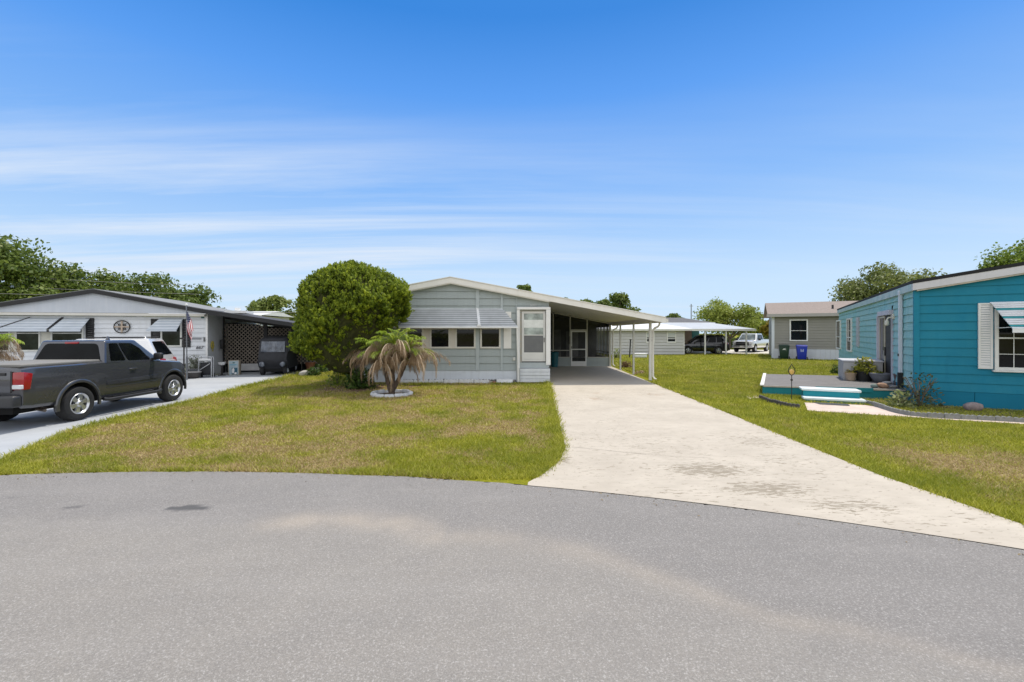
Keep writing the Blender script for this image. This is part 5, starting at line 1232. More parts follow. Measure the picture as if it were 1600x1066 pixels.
# --- golf cart wrapped in a dark rain cover
gc = thing('golf_cart', 'golf cart wrapped in a black cover with clear plastic windows in the left carport', 'golf cart', (-11.15, 21.15, .012), R(13))
CV = paint('black_canvas', (.018, .019, .024), .75, .35, 4, bmp=.7, bscale=6)
W2, ZT = .60, 1.76
mb = MB(); ring = []
prof = [(-.62, .26, .30), (-.66, .22, .42), (-.64, .0, .60), (-.60, -.02, .80), (-.615, .10, 1.02), (-.60, .22, 1.50), (-.60, .30, 1.68), (-.50, .36, 1.76)]
V = []; n = len(prof); L = 2.0
cols = [(-1, 0), (-.6, 0), (-.2, 0), (.2, 0), (.6, 0), (1, 0)]
for (hw, y, z) in prof:
    w = abs(hw)
    row = [(-w, y+.05, z), (-w*.55, y-.015*math.sin(z*9), z), (0, y-.03, z), (w*.55, y+.015*math.sin(z*7), z), (w, y+.05, z), (w+.01*math.sin(z*11), y+.7, z), (w, y+1.3, z), (w*.97, y+2.1, z), (0, y+2.15, z), (-w*.97, y+2.1, z), (-w, y+1.3, z), (-w, y+.7, z)]
    V += row
Fc = [(i*12+k, i*12+(k+1) % 12, (i+1)*12+(k+1) % 12, (i+1)*12+k) for i in range(n-1) for k in range(12)]+[tuple((n-1)*12+k for k in range(12))]
mb.add(V, Fc); mb.build('cover', CV, gc, smooth=60)
PLV = paint('clear_vinyl', (.075, .088, .115), .12, .6, 5, bmp=.6, bscale=7, spec=.6, streak=.7, dirt=(.22, .24, .27))
mb = MB(); mb.hexa([(-.52, .085, 1.08), (.52, .085, 1.08), (.52, .2, 1.08), (-.52, .2, 1.08), (-.50, .20, 1.58), (.50, .20, 1.58), (.50, .3, 1.58), (-.50, .3, 1.58)]); mb.build('front_window', PLV, gc, bevel=.012)
mb = MB(); mb.hexa([(.58, .30, 1.08), (.625, .30, 1.08), (.625, .95, 1.08), (.58, .95, 1.08), (.58, .42, 1.55), (.612, .42, 1.55), (.612, .95, 1.55), (.58, .95, 1.55)]); mb.build('side_window', PLV, gc, bevel=.01)
mb = MB(); mb.hexa([(.58, 1.05, 1.0), (.63, 1.05, 1.0), (.63, 1.75, 1.0), (.58, 1.75, 1.0), (.58, 1.05, 1.55), (.614, 1.05, 1.55), (.614, 1.75, 1.55), (.58, 1.75, 1.55)]); mb.build('side_window', PLV, gc, bevel=.01)
for sx_ in (-.44, .44):
    mb = MB(); mb.blob((sx_, .02, .52), (.13, .05, .13), 3, jag=.05); mb.build('headlight_panel', PLV, gc, smooth=60)
for sx_ in (-1, 1):
    for yw in (.38, 2.0): wheel(gc, sx_*.50, yw, .23, .17, 5, CHROME, sx_)
MB().box(-.5, .5, .25, 2.3, .16, .30).build('chassis', WELL, gc)
# ------------------------------------------------------------------ vegetation
def ujit(n, s=1.0): return RNG.normal(0, s, (n, 3))
BARK = paint('bark', (.16, .125, .10), .95, .3, 6, bmp=.8, bscale=14)
OAK = leafmat('oak_leaf', (.05, .085, .016), (.125, .18, .032), (.25, .30, .07), .36, .45)
PALE = leafmat('pale_tree_leaf', (.14, .19, .03), (.27, .33, .055), (.42, .45, .11), .40, .5)
YEL = leafmat('yellow_leaf', (.16, .14, .02), (.32, .26, .035), (.45, .36, .07), .4, .5)
CED = leafmat('cedar_leaf', (.05, .085, .010), (.205, .275, .016), (.47, .53, .04), .38, .6)
def limbs(mb, base, tips, r0, zsplit):
    b = Vector(base); top = b+Vector((0, 0, zsplit)); mb.tube([b+Vector((0, 0, -.2)), b+Vector((.03, .02, zsplit*.5)), top], [r0*1.25, r0, r0*.85], 9)
    for t in tips:
        t = Vector(t); m = top.lerp(t, .45)+Vector((0, 0, .12*(t-top).length)); mb.tube([top, m, t], [r0*.6, r0*.36, r0*.10], 6)
def tree(name, label, px, top, Zd, wpx, bottom=None, n=7000, leaf=.30, mat=OAK, clumps=34, seed=1, group=None, squash=1.0, lean=0.0, cr=(.17, .30), gaps=.0):
    # px centre, top: photo rows of the crown's top; wpx crown width; Zd distance
    rr = np.random.default_rng(seed); X = (px-800)/F_PX*Zd; H = CAMH+(HOR-top)*Zd/F_PX; W2 = wpx/F_PX*Zd/2
    zb = CAMH+(HOR-bottom)*Zd/F_PX if bottom else H*.22
    t = thing(name, label, 'tree', (X, Zd, 0), 0, group)
    cz_ = (H+zb)/2; rz_ = (H-zb)/2
    C = []; 
    while len(C) < clumps:
        p = rr.uniform(-1, 1, 3); q = np.linalg.norm(p)
        if q > 1 or q < .35: continue
        if p[2] < -.55: continue
        C.append(p)
    C = np.array(C); rad = rr.uniform(cr[0], cr[1], clumps)
    cen = C*np.array([W2, W2*squash, rz_])*(1-rad[:, None]*.9)+np.array([lean, 0, cz_]); rad = rad*min(W2, rz_*1.3)*1.25
    w = rad**2; k = rr.choice(clumps, n, p=w/w.sum())
    d = norm(rr.normal(0, 1, (n, 3))); d[:, 2] = np.where(d[:, 2] < -.3, -d[:, 2], d[:, 2]); d = norm(d)
    lump = 1+.28*(rr.random((clumps, 1))[k][:, 0]-.5)
    rad_l = rad[k]*(rr.random(n)**.45)*lump*(1+.22*np.sin(5*d[:, 0]+k)*np.cos(4*d[:, 1]+2*k))
    pos = cen[k]+d*rad_l[:, None]*np.array([1.1, 1.1, .85])
    nr = norm(d*.55+rr.normal(0, .6, (n, 3))+np.array([0, 0, .3])); al = rr.normal(0, 1, (n, 3))
    tint = np.clip(.5+.18*rr.normal(0, 1, n)+.30*(rr.random(clumps)[k]-.5), 0, 1)
    sz = leaf*rr.uniform(.6, 1.35, n)
    leaves('crown', pos, nr, al, sz, sz*.62, tint, mat, t, .06)
    mb = MB(); tips = [tuple(cen[i]) for i in rr.choice(clumps, min(9, clumps), replace=False)]
    limbs(mb, (0, 0, 0), tips, max(.10, H*.026), max(zb*.9, H*.18)); mb.build('trunk', BARK, t, smooth=50)
    return t
G1 = 'oaks behind the left house'
tree('oak_tree', 'tall oak tree at the left edge of the photo behind the white house', 20, 368, 44, 200, 560, 15000, .36, OAK, 60, 21, G1)
tree('oak_tree', 'oak with a detached top sprig above the white house roof', 95, 398, 47, 120, 555, 9000, .34, OAK, 44, 22, G1)
tree('oak_tree', 'lower oak behind the ridge of the white house roof', 172, 422, 50, 140, 550, 9000, .36, OAK, 40, 23, G1)
tree('oak_tree', 'broad oak rising behind the right slope of the white house roof', 230, 420, 54, 150, 550, 9500, .36, OAK, 44, 24, G1)
tree('oak_tree', 'low oak ending the row just left of the open sky gap', 292, 444, 52, 112, 545, 8000, .34, OAK, 36, 25, G1)
tree('shade_tree', 'round leafy tree behind the carport of the white house', 427, 455, 48, 96, 560, 9000, .33, leafmat('mid_leaf', (.08, .12, .025), (.18, .23, .045), (.34, .36, .11), .36), 26, 26)
tree('shade_tree', 'tree whose top shows over the grey house roof slope', 822, 435, 62, 64, 530, 4500, .42, OAK, 18, 27)
tree('shade_tree', 'small treetop just above the grey carport roof left of the broad oak', 884, 461, 66, 34, 500, 1200, .40, OAK, 12, 36)
tree('oak_tree', 'oak behind the grey carport roof, left half of a pair', 925, 453, 56, 74, 550, 6500, .36, OAK, 22, 28, 'oak pair behind the grey carport')
tree('oak_tree', 'oak behind the grey carport roof, right half of a pair', 965, 453, 58, 78, 550, 6500, .36, OAK, 24, 29, 'oak pair behind the grey carport')
tree('pine_tree', 'dark treetop above the distant grey house roof', 1050, 487, 80, 40, 515, 1500, .42, OAK, 14, 30)
tree('shade_tree', 'pale green spreading tree behind the distant carport', 1140, 465, 58, 112, 545, 12000, .27, PALE, 40, 31, None)
tree('shade_tree', 'second pale green tree between the white pickup truck and the tan house', 1184, 488, 62, 66, 555, 6500, .30, PALE, 24, 32)
tree('shade_tree', 'yellowing tree touching the left corner of the tan house', 1208, 496, 56, 40, 540, 2600, .28, YEL, 18, 33)
tree('shade_tree', 'tiny round treetop above the tan house ridge', 1244, 469, 75, 28, 500, 900, .34, OAK, 9, 34)
tree('oak_tree', 'large oak rising between the tan house and the teal house', 1385, 411, 50, 158, 530, 15000, .30, leafmat('olive_oak', (.085, .11, .03), (.185, .225, .06), (.34, .36, .14), .36), 46, 35)
tree('shade_tree', 'tree behind the teal house roof at the right edge of the photo', 1625, 364, 30, 160, 500, 12000, .22, leafmat('bright_leaf', (.08, .13, .018), (.19, .27, .04), (.36, .42, .08), .4), 36, 37)
for k in range(9):          # broken tree line beyond the back yards
    px = 470+k*78; 
HED = 'shrubs along the far yard edge'
for k, (px, top, Z, w) in enumerate(((1120, 522, 60, 60), (1152, 524, 64, 50), (1192, 523, 66, 60), (1090, 524, 62, 50))):
    tree('shrub', 'dense green shrub in the hedge seen under the distant carport', px, top, Z, w, 560, 1500, .34, OAK, 14, 60+k, HED)
# round clipped cedar
t = thing('cedar_tree', 'large dome shaped clipped cedar on the lawn before the grey house', 'tree', (-5.80, 16.55, 0))
rr = np.random.default_rng(5)
PZL = [(.35, .2), (.75, 1.15), (1.15, 1.88), (1.8, 2.10), (2.4, 2.10), (3.1, 1.95), (3.7, 1.70), (4.2, 1.28), (4.45, .80), (4.60, .0)]     # height, half width on the left
PZR = [(.35, .0), (1.2, .25), (1.7, 1.0), (2.2, 1.75), (2.7, 2.15), (3.2, 2.25), (3.7, 1.95), (4.2, 1.35), (4.45, .80), (4.60, .0)]       # and on the right
def dome_r(z, ph):
    l = np.interp(z, [p[0] for p in PZL], [p[1] for p in PZL]); r = np.interp(z, [p[0] for p in PZR], [p[1] for p in PZR])
    c = np.cos(ph); wgt = (c+1)/2; wgt = wgt*wgt*(3-2*wgt); base = l*(1-wgt)+r*wgt
    lump = 1+.055*np.sin(5*ph+2.2*z)+.05*np.sin(3*ph-3.1*z+1)+.035*np.sin(9*ph+5.0*z)
    return base*lump*np.sqrt(c*c+(.80*np.sin(ph))**2)
def dome_p(z, ph):
    r = dome_r(z, ph); return np.stack([r*np.cos(ph), r*np.sin(ph), z], 1)
m = 4600; zz = .4+4.2*(1-(1-rr.random(m))**1.25); ph = 2*PI*rr.random(m)
P = dome_p(zz, ph); e = .04
N = norm(np.cross(dome_p(zz, ph+e)-dome_p(zz, ph-e), dome_p(zz+e, ph)-dome_p(zz-e, ph))); N = np.where((np.sum(N[:, :2]*P[:, :2], 1) < 0)[:, None], -N, N)
top = zz > 4.5; N[top] = norm(N[top]+np.array([0, 0, 1.5]))
P = P-N*(.16+rr.random(m)**2*.22)[:, None]
up = norm(N*.75+np.array([0, 0, .75])+rr.normal(0, .18, (m, 3))); tl = rr.uniform(.16, .33, m); tw = rr.uniform(.055, .10, m)
per = 36; k = np.repeat(np.arange(m), per); nn = len(k); f = rr.random(nn)**.7; dd = norm(rr.normal(0, 1, (nn, 3)))
prof = np.sin(PI*np.clip(.12+.88*f, 0, 1))**.7
pos = P[k]-N[k]*.10+up[k]*(f*tl[k])[:, None]+dd*(tw[k]*prof)[:, None]
tcol = rr.normal(0, 1, m)
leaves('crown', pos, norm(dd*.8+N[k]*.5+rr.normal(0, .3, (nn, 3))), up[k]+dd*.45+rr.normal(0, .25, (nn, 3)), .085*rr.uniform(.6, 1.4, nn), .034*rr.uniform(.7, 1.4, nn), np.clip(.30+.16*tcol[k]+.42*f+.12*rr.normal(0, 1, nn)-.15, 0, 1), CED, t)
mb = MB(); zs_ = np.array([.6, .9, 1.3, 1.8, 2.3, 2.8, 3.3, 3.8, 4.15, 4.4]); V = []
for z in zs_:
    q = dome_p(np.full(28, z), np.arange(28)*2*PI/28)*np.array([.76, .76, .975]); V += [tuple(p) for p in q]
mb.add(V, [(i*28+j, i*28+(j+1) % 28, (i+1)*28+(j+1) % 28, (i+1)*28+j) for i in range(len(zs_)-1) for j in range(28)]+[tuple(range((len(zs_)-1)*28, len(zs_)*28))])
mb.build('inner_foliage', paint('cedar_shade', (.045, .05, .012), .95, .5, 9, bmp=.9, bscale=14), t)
mb = MB(); limbs(mb, (0.25, 0, 0), [(-.9, 0, 1.6), (.9, .2, 2.2), (.3, -.5, 2.0), (-.4, .5, 1.9), (1.3, -.1, 2.6)], .17, .55); mb.build('trunk', BARK, t, smooth=50)
def clump_plant(name, label, cat, loc, r, h, n, mat, leaf=.1, seed=0, group=None, stems=6, wd=.45, drop=0.0):
    rr = np.random.default_rng(seed); t = thing(name, label, cat, loc, 0, group)
    d = norm(rr.normal(0, 1, (n, 3))); d[:, 2] = np.abs(d[:, 2])
    q = rr.random(n)**.5; pos = d*q[:, None]*np.array([r, r, h]); pos[:, 2] = np.maximum(pos[:, 2], .02)
    al = d+rr.normal(0, .5, (n, 3))+np.array([0, 0, .3-drop]); sz = leaf*rr.uniform(.6, 1.4, n)
    leaves('foliage', pos, norm(rr.normal(0, .7, (n, 3))+np.array([0, 0, .8])), al, sz, sz*wd, rr.random(n), mat, t, .08)
    mb = MB()
    for k in range(stems):
        a = 2*PI*k/stems+rr.random(); e = (math.cos(a)*r*.7, math.sin(a)*r*.7, h*.8); mb.tube([(0, 0, -.02), (e[0]*.35, e[1]*.35, e[2]*.5), e], [.012, .008, .004], 5)
    mb.build('stem', BARK, t); return t
clump_plant('shrub', 'low dark green shrub at the foot of the clipped cedar', 'shrub', (-5.45, 16.3, 0), .55, .8, 900, leafmat('dark_shrub', (.02, .045, .008), (.05, .10, .015), (.11, .18, .03)), .13, 3)
clump_plant('shrub', 'light green young shrub left of the cedar trunk', 'shrub', (-6.6, 17.2, 0), .38, 1.0, 260, leafmat('lime_leaf', (.12, .17, .02), (.22, .30, .03), (.33, .40, .06)), .14, 4)
for k, (px, py, r, h) in enumerate(((489, 588, .35, .45), (500, 583, .4, .5))):
    clump_plant('shrub', ('dark leafy shrub on the lawn left of the cedar' if k == 0 else 'dark leafy shrub closest to the cedar on its left'), 'shrub', (*G(px, py), 0), r, h, 500, MATS['dark_shrub'], .11, 5+k)
# pygmy palm with a skirt of dead fronds
GF = leafmat('green_frond', (.13, .21, .016), (.27, .38, .035), (.46, .52, .08), .35, .45)
DF = leafmat('dead_frond', (.20, .13, .075), (.42, .30, .19), (.70, .57, .42), .25, .8)
def frond(parent, p0, az, el, L, droop, mat, dead, rr, nl=34, ll=.26):
    a = Vector((math.cos(az), math.sin(az), 0)); pts = []; p = Vector(p0); e = el; seg = 9
    for i in range(seg+1):
        pts.append(p.copy()); p = p+(a*math.cos(e)+Vector((0, 0, math.sin(e))))*(L/seg); e = max(e-droop/seg*(.5+1.1*i/seg), -PI*.5)
    pts_n = np.array([tuple(q) for q in pts]); V = []; T = []
    # rachis ribbon
    side = np.array([-math.sin(az), math.cos(az), 0.0]); base = rr.random()
    for i in range(seg):
        w0, w1 = .019*(1-i/seg)+.004, .019*(1-(i+1)/seg)+.004
        V += [pts_n[i]-side*w0, pts_n[i]+side*w0, pts_n[i+1]+side*w1, pts_n[i+1]-side*w1]; T += [.75+.2*base]*4
    for i in range(nl):
        f = .12+.88*i/nl; j = f*seg; b = int(min(j, seg-1)); q = pts_n[b]+(pts_n[min(b+1, seg)]-pts_n[b])*(j-b); tg = pts_n[min(b+1, seg)]-pts_n[b]; tg = tg/np.linalg.norm(tg)
        lw = ll*(math.sin(PI*min(.92, .15+.8*f))**.6)*rr.uniform(.75, 1.15)
        for s in (-1, 1):
            if dead: dv = side*s*rr.uniform(.10, .45)+tg*.35+np.array([0, 0, -1.0])+rr.normal(0, .16, 3)
            else: dv = side*s*.9+tg*.55+np.array([0, 0, .10-.35*rr.random()])+rr.normal(0, .10, 3)
            dv = dv/np.linalg.norm(dv); wv = np.cross(dv, np.array([0, 0, 1.0]) if not dead else tg); wv = wv/(np.linalg.norm(wv)+1e-6)*(.010 if not dead else .0062)
            m = q+dv*lw*.5; tip = q+dv*lw+np.array([0, 0, -.06 if not dead else -.02])
            V += [q, m-wv, tip, m+wv]; T += [min(1, max(0, .2+.5*base+rr.normal(0, .18)))]*4
    V = np.array(V); return mesh_np('dead_frond' if dead else 'green_frond', V, np.arange(len(V)), 4, mat, parent, {'tint': np.array(T)})
def palm(label, loc, trunks, ngreen, ndead, H, L, seed, sc=1.0):
    rr = np.random.default_rng(seed); t = thing('palm', label, 'palm', loc)
    PB = paint('palm_bark', (.085, .06, .045), .95, .4, 14, bmp=1.0, bscale=22)
    tops = []
    for (dx, dy, h) in trunks:
        mb = MB(); pts = []; 
        for i in range(15):
            f = i/14; pts.append((dx*f**1.2+.03*math.sin(f*5+dx*9), dy*f**1.2, -.05+h*f))
        mb.tube(pts, [(.074 if i % 2 else .062)*sc*(1-.12*i/14) for i in range(15)], 10); mb.build('trunk', PB, t, smooth=50)
        tops.append(np.array(pts[-1]))
    for k in range(ngreen):
        tp = tops[k % len(tops)]; az = 2*PI*(k*.381966+rr.random()*.15); frond(t, tp, az, rr.uniform(.35, 1.45), L*rr.uniform(.55, .85), rr.uniform(1.1, 1.8), GF, False, rr, 36, .22*sc)
    for k in range(ndead):
        tp = tops[k % len(tops)]-np.array([0, 0, rr.uniform(0, .40)]); az = 2*PI*(k*.381966+rr.random()*.2); frond(t, tp, az, rr.uniform(.15, 1.05), L*rr.uniform(.85, 1.22), rr.uniform(2.0, 3.2), DF, True, rr, 50, .29*sc)
    return t
palm('pygmy palm with green top and brown hanging dead fronds in a white stone ring', (-3.86, 14.6, 0), ((-.36, .05, 1.36), (.12, -.06, 1.66), (.58, .08, 1.40)), 46, 74, 1.3, 1.30, 8)
palm('palm at the left edge beside the pickup bed with green and brown fronds', (-14.2, 12.3, .0), ((.05, 0, 1.72),), 14, 16, 1.6, 1.0, 9)
RG = 'white stones round the palm'
src = None
for k in range(13):
    a = 2*PI*k/13
    if src is None:
        mb = MB(); mb.hexa([(-.155, -.07, -.03), (.155, -.07, -.03), (.14, .07, -.03), (-.14, .07, -.03), (-.145, -.055, .12), (.145, -.055, .12), (.13, .055, .13), (-.13, .055, .13)]); src = mb.build('edging_stone', paint('ring_white', (.60, .61, .63), .8, .12, 9, bmp=.5, bscale=22, streak=.35), None, bevel=.03, seg=2)
        tag(src, 'white painted stone block in the ring round the palm trunks', 'edging', RG); o = src
    else: o = src.copy(); COL.objects.link(o)
    o.location = (-3.86+.60*math.cos(a), 14.6+.55*math.sin(a), random.uniform(-.03, .005)); o.rotation_euler = (random.uniform(-.08, .08), random.uniform(-.05, .05), a+PI/2+random.uniform(-.1, .1))
mb = MB(); mb.prism([(-3.86+.58*math.cos(2*PI*k/20), 14.6+.53*math.sin(2*PI*k/20)) for k in range(20)], -.02, .02); tag(mb.build('palm_bed', paint('palm_soil', (.11, .085, .06), .95, .35, 10, bmp=.6)), kind='structure')
# plants by the teal house
pl = leafmat('yellow_green_pot_leaf', (.10, .13, .012), (.26, .27, .03), (.45, .42, .07), .35)
clump_plant('potted_plant', 'bushy yellow green plant growing out of the black nursery pot', 'plant', tuple(Vector(pb.location)+Vector((0, 0, .30))), .40, .56, 520, pl, .13, 12)
clump_plant('potted_plant', 'thin yellowing plant in the small tan pot', 'plant', tuple(Vector(pt.location)+Vector((0, 0, .24))), .18, .18, 110, YEL, .08, 13)
clump_plant('potted_plant', 'sparse low plant in the wide grey bowl planter', 'plant', tuple(Vector(pg.location)+Vector((-.1, 0, .28))), .2, .14, 70, pl, .08, 14)
clump_plant('shrub', 'sparse twiggy shrub at the corner of the teal house', 'shrub', (*G(1437, 636.5), 0), .50, 1.0, 330, leafmat('grey_green_leaf', (.06, .075, .03), (.12, .14, .05), (.20, .17, .09)), .10, 15, None, 16)
clump_plant('shrub', 'small light green shrub between the deck and the twiggy shrub', 'shrub', (*G(1408, 637), 0), .34, .5, 150, leafmat('silver_green', (.15, .19, .06), (.27, .31, .12), (.40, .42, .2)), .14, 16, None, 8)
clump_plant('weed', 'dark weed growing beside the storage box on the lawn', 'weed', (*G(1306, 585), 0), .28, .4, 180, MATS['dark_shrub'], .12, 17)
clump_plant('weed', 'yellow weed in front of the deck skirt', 'weed', (*G(1372, 622), 0), .10, .42, 40, YEL, .09, 18, None, 5)
clump_plant('shrub', 'brown dead shrub beside the rear carport post', 'shrub', (*G(978.5, 575), 0), .38, .42, 420, leafmat('dead_leaf', (.10, .06, .035), (.20, .12, .07), (.30, .19, .11)), .10, 19)
clump_plant('weed', 'pale dry weeds between the carport posts', 'weed', (*G(1000, 585), 0), .32, .22, 160, DF, .10, 20)
clump_plant('weed', 'tuft of weed at the wall of the distant grey house', 'weed', (*G(962.5, 560), 0), .45, .9, 120, MATS['silver_green'], .22, 22)
# ------------------------------------------------------------------ small things by the white house
fp = thing('flagpole', 'flagpole with a limp striped flag in front of the white house', 'flagpole', (-13.72, 19.2, 0))
mb = MB(); mb.tube([(0, 0, 0), (0, 0, 1.0)], .035, 10); mb.tube([(0, 0, 1.0), (-.02, 0, 3.14)], .022, 10); mb.build('pole', paint('pole_metal', (.20, .21, .23), .35, .08, metal=.6), fp, smooth=40)
mb = MB(); mb.lathe([(0, -.05), (.05, -.03), (.06, 0), (.05, .03), (0, .05)], 12, (-.02, 0, 3.18)); mb.build('finial', paint('finial_white', (.7, .7, .68), .4), fp, smooth=60)
RED, FW, NB = paint('flag_red', (.42, .02, .03), .8, .1), paint('flag_white', (.70, .70, .70), .8, .06), paint('flag_blue', (.014, .022, .085), .8, .15)
mb = MB(); NU, NVv = 26, 26; V = []
for i in range(NU+1):           # i along the fly (hangs down), j across the hoist
    u = i/NU
    for j in range(NVv+1):
        q = j/NVv; hoist_z = 2.98-.80*q
        fold = math.sin(q*9+u*3)*.05*u
        x = .02+u*(.10+.12*(1-q))+.05*math.sin(q*7+1)*u+.05*u; z = hoist_z-u*(.95-.35*q)*(.92)+.0; y = -.03+fold+.06*math.sin(u*5+q*4)*u
        V.append((x, y, z))
Fc = []; MI = []
for i in range(NU):
    for j in range(NVv):
        Fc.append((i*(NVv+1)+j, i*(NVv+1)+j+1, (i+1)*(NVv+1)+j+1, (i+1)*(NVv+1)+j)); st_i = int(j/NVv*13)
        canton = j/NVv < 7/13 and i/NU < .4
        MI.append((1 if (i % 3 == 1 and j % 3 == 1) else 2) if canton else (0 if st_i % 2 == 0 else 1))
mb.add(V, Fc); mb.mi = MI; mb.build('flag', [RED, FW, NB], fp)
hk = thing('plant_hook', 'dark metal garden pole with crossbar standing beside the flagpole', 'garden pole', (-13.95, 19.35, 0))
mb = MB(); mb.tube([(0, 0, 0), (0, 0, 1.74)], .028, 8); mb.build('pole', IR, hk, smooth=40); mb = MB(); mb.box(-.17, .13, -.03, .03, 1.72, 1.79); mb.build('crossbar', IR, hk, bevel=.01)
md = thing('wall_medallion', 'round black rimmed wall ornament with a tan cross on the white house', 'wall ornament', wloc(-3.32, -.07, 2.26), R(13))
mb = MB(); mb.tube([(.30*math.cos(a), 0, .27*math.sin(a)) for a in np.linspace(0, 2*PI, 33)], .022, 8); mb.build('rim', IR, md, smooth=40)
OR = paint('medallion_tan', (.40, .32, .25), .6, .15); GRY = paint('medallion_grey', (.34, .34, .35), .6)
mb = MB(); mb.bar((0, -.01, -.25), (0, -.01, .25), .07, .02, (0, 1, 0)); mb.bar((-.28, -.012, 0), (.28, -.012, 0), .06, .02, (0, 1, 0)); mb.build('cross', OR, md)
for k in range(4):
    a = PI/4+k*PI/2; c = (.13*math.cos(a), 0, .12*math.sin(a)); mb = MB(); mb.tube([(c[0]+.05*math.cos(b), 0, c[2]+.05*math.sin(b)) for b in np.linspace(0, 2*PI, 13)], .012, 6); mb.bar((c[0]*.6, 0, c[2]*.6), (c[0]*1.9, 0, c[2]*1.9), .02, .012, (0, 1, 0)); mb.build('scroll', IR, md, smooth=40)
def planter(label, loc, sx_, sy_, h, mat, plant, pm, lf, seed, rz=R(13)):
    t = thing('planter', label, 'planter', loc, rz); mb = MB(); mb.box(-sx_, sx_, -sy_, sy_, 0, h); mb.build('box', mat, t, bevel=.015)
    MB().box(-sx_+.03, sx_-.03, -sy_+.03, sy_-.03, h-.02, h+.004).build('soil', MATS['soil'], t)
    if plant: clump_plant('potted_plant', plant, 'plant', tuple(Vector(loc)+Vector((0, 0, h))), sx_*.95, .30, 220, pm, lf, seed)
    return t
planter('brown wooden planter box in front of the white house near the pickup nose', wloc(-.62, -1.15, .011), .27, .16, .26, paint('planter_wood', (.30, .19, .10), .8, .25, 6), 'mixed green and white flowering plants in the brown planter box', leafmat('flower_mix', (.03, .06, .01), (.10, .16, .03), (.60, .60, .55)), .10, 40)
t = thing('bowl_planter', 'dark round bowl planter between the brown planter and the folding cart', 'planter', wloc(-.18, -1.0, .011)); mb = MB(); mb.lathe([(.20, 0), (.24, .03), (.31, .20), (.33, .26), (.29, .26), (.0, .22)], 20); mb.build('bowl', paint('dark_bowl', (.05, .045, .045), .6, .2), t, smooth=40); mb = MB(); mb.lathe([(.29, .255), (.335, .26), (.335, .285), (.29, .285)], 20); mb.build('rim', paint('bowl_rim', (.22, .22, .23), .5), t, smooth=40)
t = thing('plant_pot', 'grey ribbed pot with a pale leafy bush at the corner of the white house', 'plant pot', wloc(-.32, -.45, .011)); mb = MB(); mb.lathe([(.20, 0), (.22, .02), (.28, .30), (.30, .36), (.27, .36), (0, .33)], 20)
for k in range(4): mb.lathe([(.225+.02*k, .06+.07*k), (.245+.02*k, .075+.07*k), (.225+.02*k, .09+.07*k)], 20)
mb.build('pot', paint('ribbed_grey', (.17, .18, .20), .6, .15), t, smooth=40); MB().lathe([(.27, .355), (.31, .36), (.31, .39), (.27, .39)], 20).build('rim', MATS['bowl_rim'], t)
clump_plant('potted_plant', 'pale silvery bush growing in the grey ribbed pot', 'plant', tuple(wloc(-.32, -.45, .35)), .42, .68, 420, leafmat('silver_leaf', (.12, .14, .10), (.27, .29, .22), (.45, .46, .38)), .12, 42, None, 10)
t = thing('folding_cart', 'folded silver tube cart with black bag leaning by the white house corner', 'cart', wloc(.20, -.75, .011), R(13))
AL = paint('aluminium_tube', (.50, .51, .53), .35, .08, metal=.6)
mb = MB()
for y in (0, .22): mb.tube([(-.27, y-.06, 0), (-.25, y, .5), (-.25, y+.03, .86), (-.22, y+.04, .90), (.22, y+.04, .90), (.25, y+.03, .86), (.25, y, .5), (.27, y-.06, 0)], .02, 8)
mb.tube([(-.25, 0, .74), (.25, 0, .74)], .018, 8); mb.tube([(-.25, -.02, .30), (.2, -.02, .62)], .014, 8); mb.build('frame', AL, t, smooth=40)
MB().box(-.22, .22, .04, .20, .10, .66).build('bag', CV, t, bevel=.04); MB().box(-.23, .23, -.03, .0, .76, .84).build('label_strip', FW, t, bevel=.005)
for s_ in (-1, 1): MB().lathe([(0, -.02), (.09, -.02), (.09, .02), (0, .02)], 16, (s_*.24, .28, .09), 'x').build('wheel', RUB, t, smooth=40)
t = thing('carton', 'upright cardboard carton with a blue and white picture by the lattice', 'carton', wloc(1.0, .42, .011), R(13))
MB().box(-.23, .23, -.14, .14, 0, .68).build('box', paint('carton_card', (.36, .31, .24), .8, .1), t, bevel=.006)
mb = MB(); mb.box(-.20, .20, -.146, -.142, .02, .66); pic = mb.build('printed_panel', paint('carton_print', (.32, .40, .44), .6, .15, 6), t)
MB().box(-.08, .16, -.151, -.147, .03, .34).build('picture', paint('carton_picture', (.03, .10, .15), .6, .3, 9), pic); mb = MB(); mb.blob((-.02, -.152, .2), (.05, .012, .13), 4); mb.blob((.08, -.152, .08), (.06, .012, .05), 5); mb.build('printed_shape', FW, pic)
MB().box(-.17, .12, -.151, -.147, .46, .50).build('print_band', paint('print_blue', (.12, .33, .45), .6), pic); mb = MB(); mb.blob((0, -.15, .57), (.06, .006, .03), 8); mb.build('printed_badge', paint('badge_dark', (.04, .12, .12), .6), pic)
t = thing('bowl_stand', 'dark stand with small white bowl beside the carton', 'stand', wloc(.55, .15, .011), R(13)); MB().tube([(0, 0, 0), (0, 0, .52)], .04, 8).build('stem', IR, t); MB().lathe([(.16, 0), (.16, .03), (0, .05)], 16).build('base', IR, t); MB().lathe([(.02, .46), (.12, .50), (.16, .62), (.15, .62), (0, .52)], 16).build('bowl', FW, t, smooth=40)  # small white bowl on a dark stand
ob = MB().box(-.16, .16, -.12, 0, 0, .44).build('letterbox', paint('black_letterbox', (.012, .012, .013), .4), None, bevel=.03); tag(ob, 'black letterbox hanging on the shaded side wall of the white house', 'letterbox'); ob.location = wloc(.13, 1.25, 1.22); ob.rotation_euler = (0, 0, R(103))
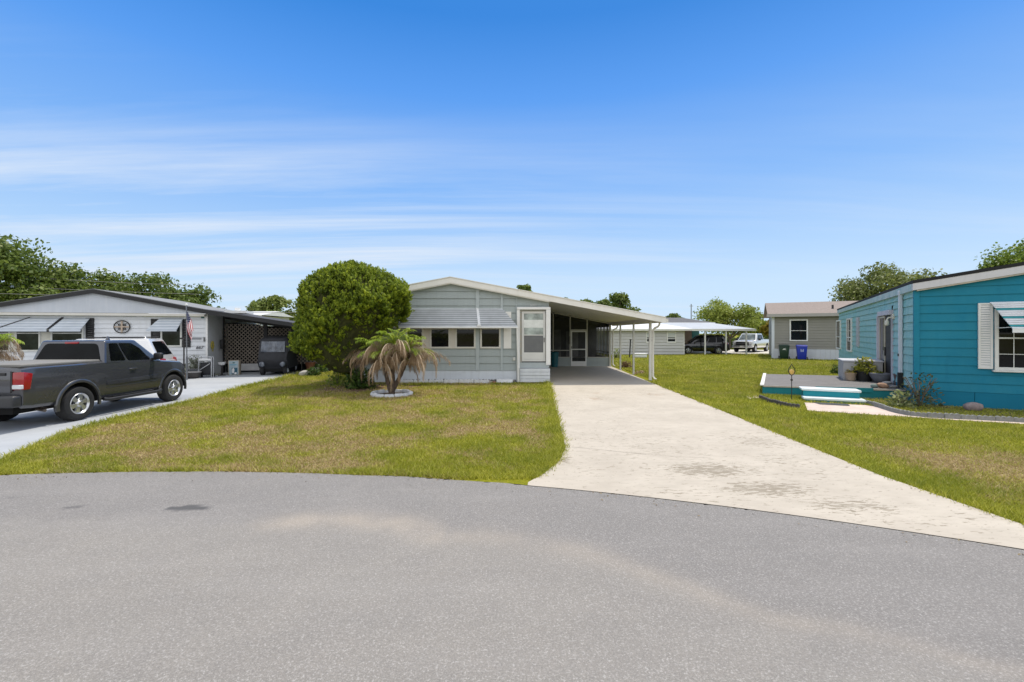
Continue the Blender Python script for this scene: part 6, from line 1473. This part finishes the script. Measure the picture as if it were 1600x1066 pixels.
t = thing('wall_wreath', 'small yellow wreath on the shaded side wall of the white house', 'wreath', wloc(.07, .40, 1.42), R(103)); mb = MB(); mb.tube([(.11*math.cos(a), 0, .16*math.sin(a)) for a in np.linspace(0, 2*PI, 25)], .035, 8); mb.build('ring', paint('wreath_yellow', (.36, .30, .06), .8, .4, 20), t, smooth=60); MB().box(-.03, .03, -.03, .0, -.30, -.12).build('ribbon', MATS['wreath_yellow'], t)
# things seen left of the cedar
t = thing('lantern_post', 'thin dark lantern post left of the cedar beside the golf cart', 'lantern', (*G(471.5, 585), 0)); MB().tube([(0, 0, 0), (0, 0, 1.0)], .022, 8).build('post', IR, t); mb = MB(); mb.lathe([(0, 1.28), (.06, 1.25), (.14, 1.16), (.10, 1.14), (.09, .98), (.04, .96)], 10); mb.build('lantern', IR, t, smooth=30)
t = thing('terracotta_pot', 'terracotta pot among the pale stones left of the cedar', 'plant pot', (*G(485, 580), 0)); MB().lathe([(.16, 0), (.24, .38), (.27, .39), (.27, .46), (.23, .46), (0, .40)], 18).build('pot', paint('terracotta', (.36, .15, .08), .85, .2), t, smooth=40); MB().lathe([(.265, .39), (.28, .40), (.28, .46), (.265, .46)], 18).build('rim', MATS['terracotta'], t)
ob = MB().blob((0, 0, .12), (.28, .2, .16), 5, jag=.3).build('stone', MATS['pale_stone'], None, smooth=50); ob.location = (*G(475, 588), 0); tag(ob, 'rounded pale stone on the lawn edge beside the golf cart', 'stone')
ob = MB().blob((0, 0, .12), (.25, .2, .15), 6, jag=.3).build('stone', MATS['pale_stone'], None, smooth=50); ob.location = (*G(494, 582), 0); tag(ob, 'pale stone touching the dark shrub left of the cedar', 'stone')
t = thing('shed', 'sunlit white shed glimpsed between the golf cart and the cedar', 'shed', (-10.6, 25.6, 0), R(10)); mb = MB(); siding(mb, 0, 1.9, .2, lambda z: 0, lambda z: 2.2); mb.box(0, 2.2, .01, 2.2, 0, 1.9); mb.build('wall', WSID, t); MB().hexa([(-.15, -.2, 1.9), (2.35, -.2, 1.9), (2.35, 2.4, 2.05), (-.15, 2.4, 2.05), (-.15, -.2, 1.98), (2.35, -.2, 1.98), (2.35, 2.4, 2.13), (-.15, 2.4, 2.13)]).build('roof', RM, t)
# overhead wires and the mast behind the distant house
def wire(label, a, b, sag, r=.022):
    a, b = Vector(a), Vector(b); pts = [a.lerp(b, k/24)-Vector((0, 0, sag*4*(k/24)*(1-k/24))) for k in range(25)]
    o = MB().tube(pts, r, 5).build('overhead_wire', paint('wire_grey', (.19, .19, .19), .6), None); tag(o, label, 'wire', 'overhead wires behind the white house')
wire('highest overhead wire in front of the oaks behind the white house', Pz(-260, 408, 38), Pz(300, 446, 50), .3)
wire('middle overhead wire in front of the oaks behind the white house', Pz(-260, 432, 36), Pz(312, 460, 50), .15)
wire('lowest left overhead wire vanishing behind the white house ridge', Pz(-260, 450, 36), Pz(250, 464, 44), .1)
wire('overhead wire crossing the sky gap right of the white house roof', Pz(250, 485, 38), Pz(560, 488, 40), .1)
t = thing('radio_mast', 'thin grey mast rising behind the distant grey house roof', 'mast', tuple(Vector((280/F_PX*62, 62, 0)))); MB().tube([(0, 0, 0), (0, 0, 5.9)], .07, 8).build('pole', paint('mast_grey', (.30, .31, .33), .5), t); MB().box(-.25, .25, -.03, .03, 5.6, 5.66).build('crossbar', MATS['mast_grey'], t)
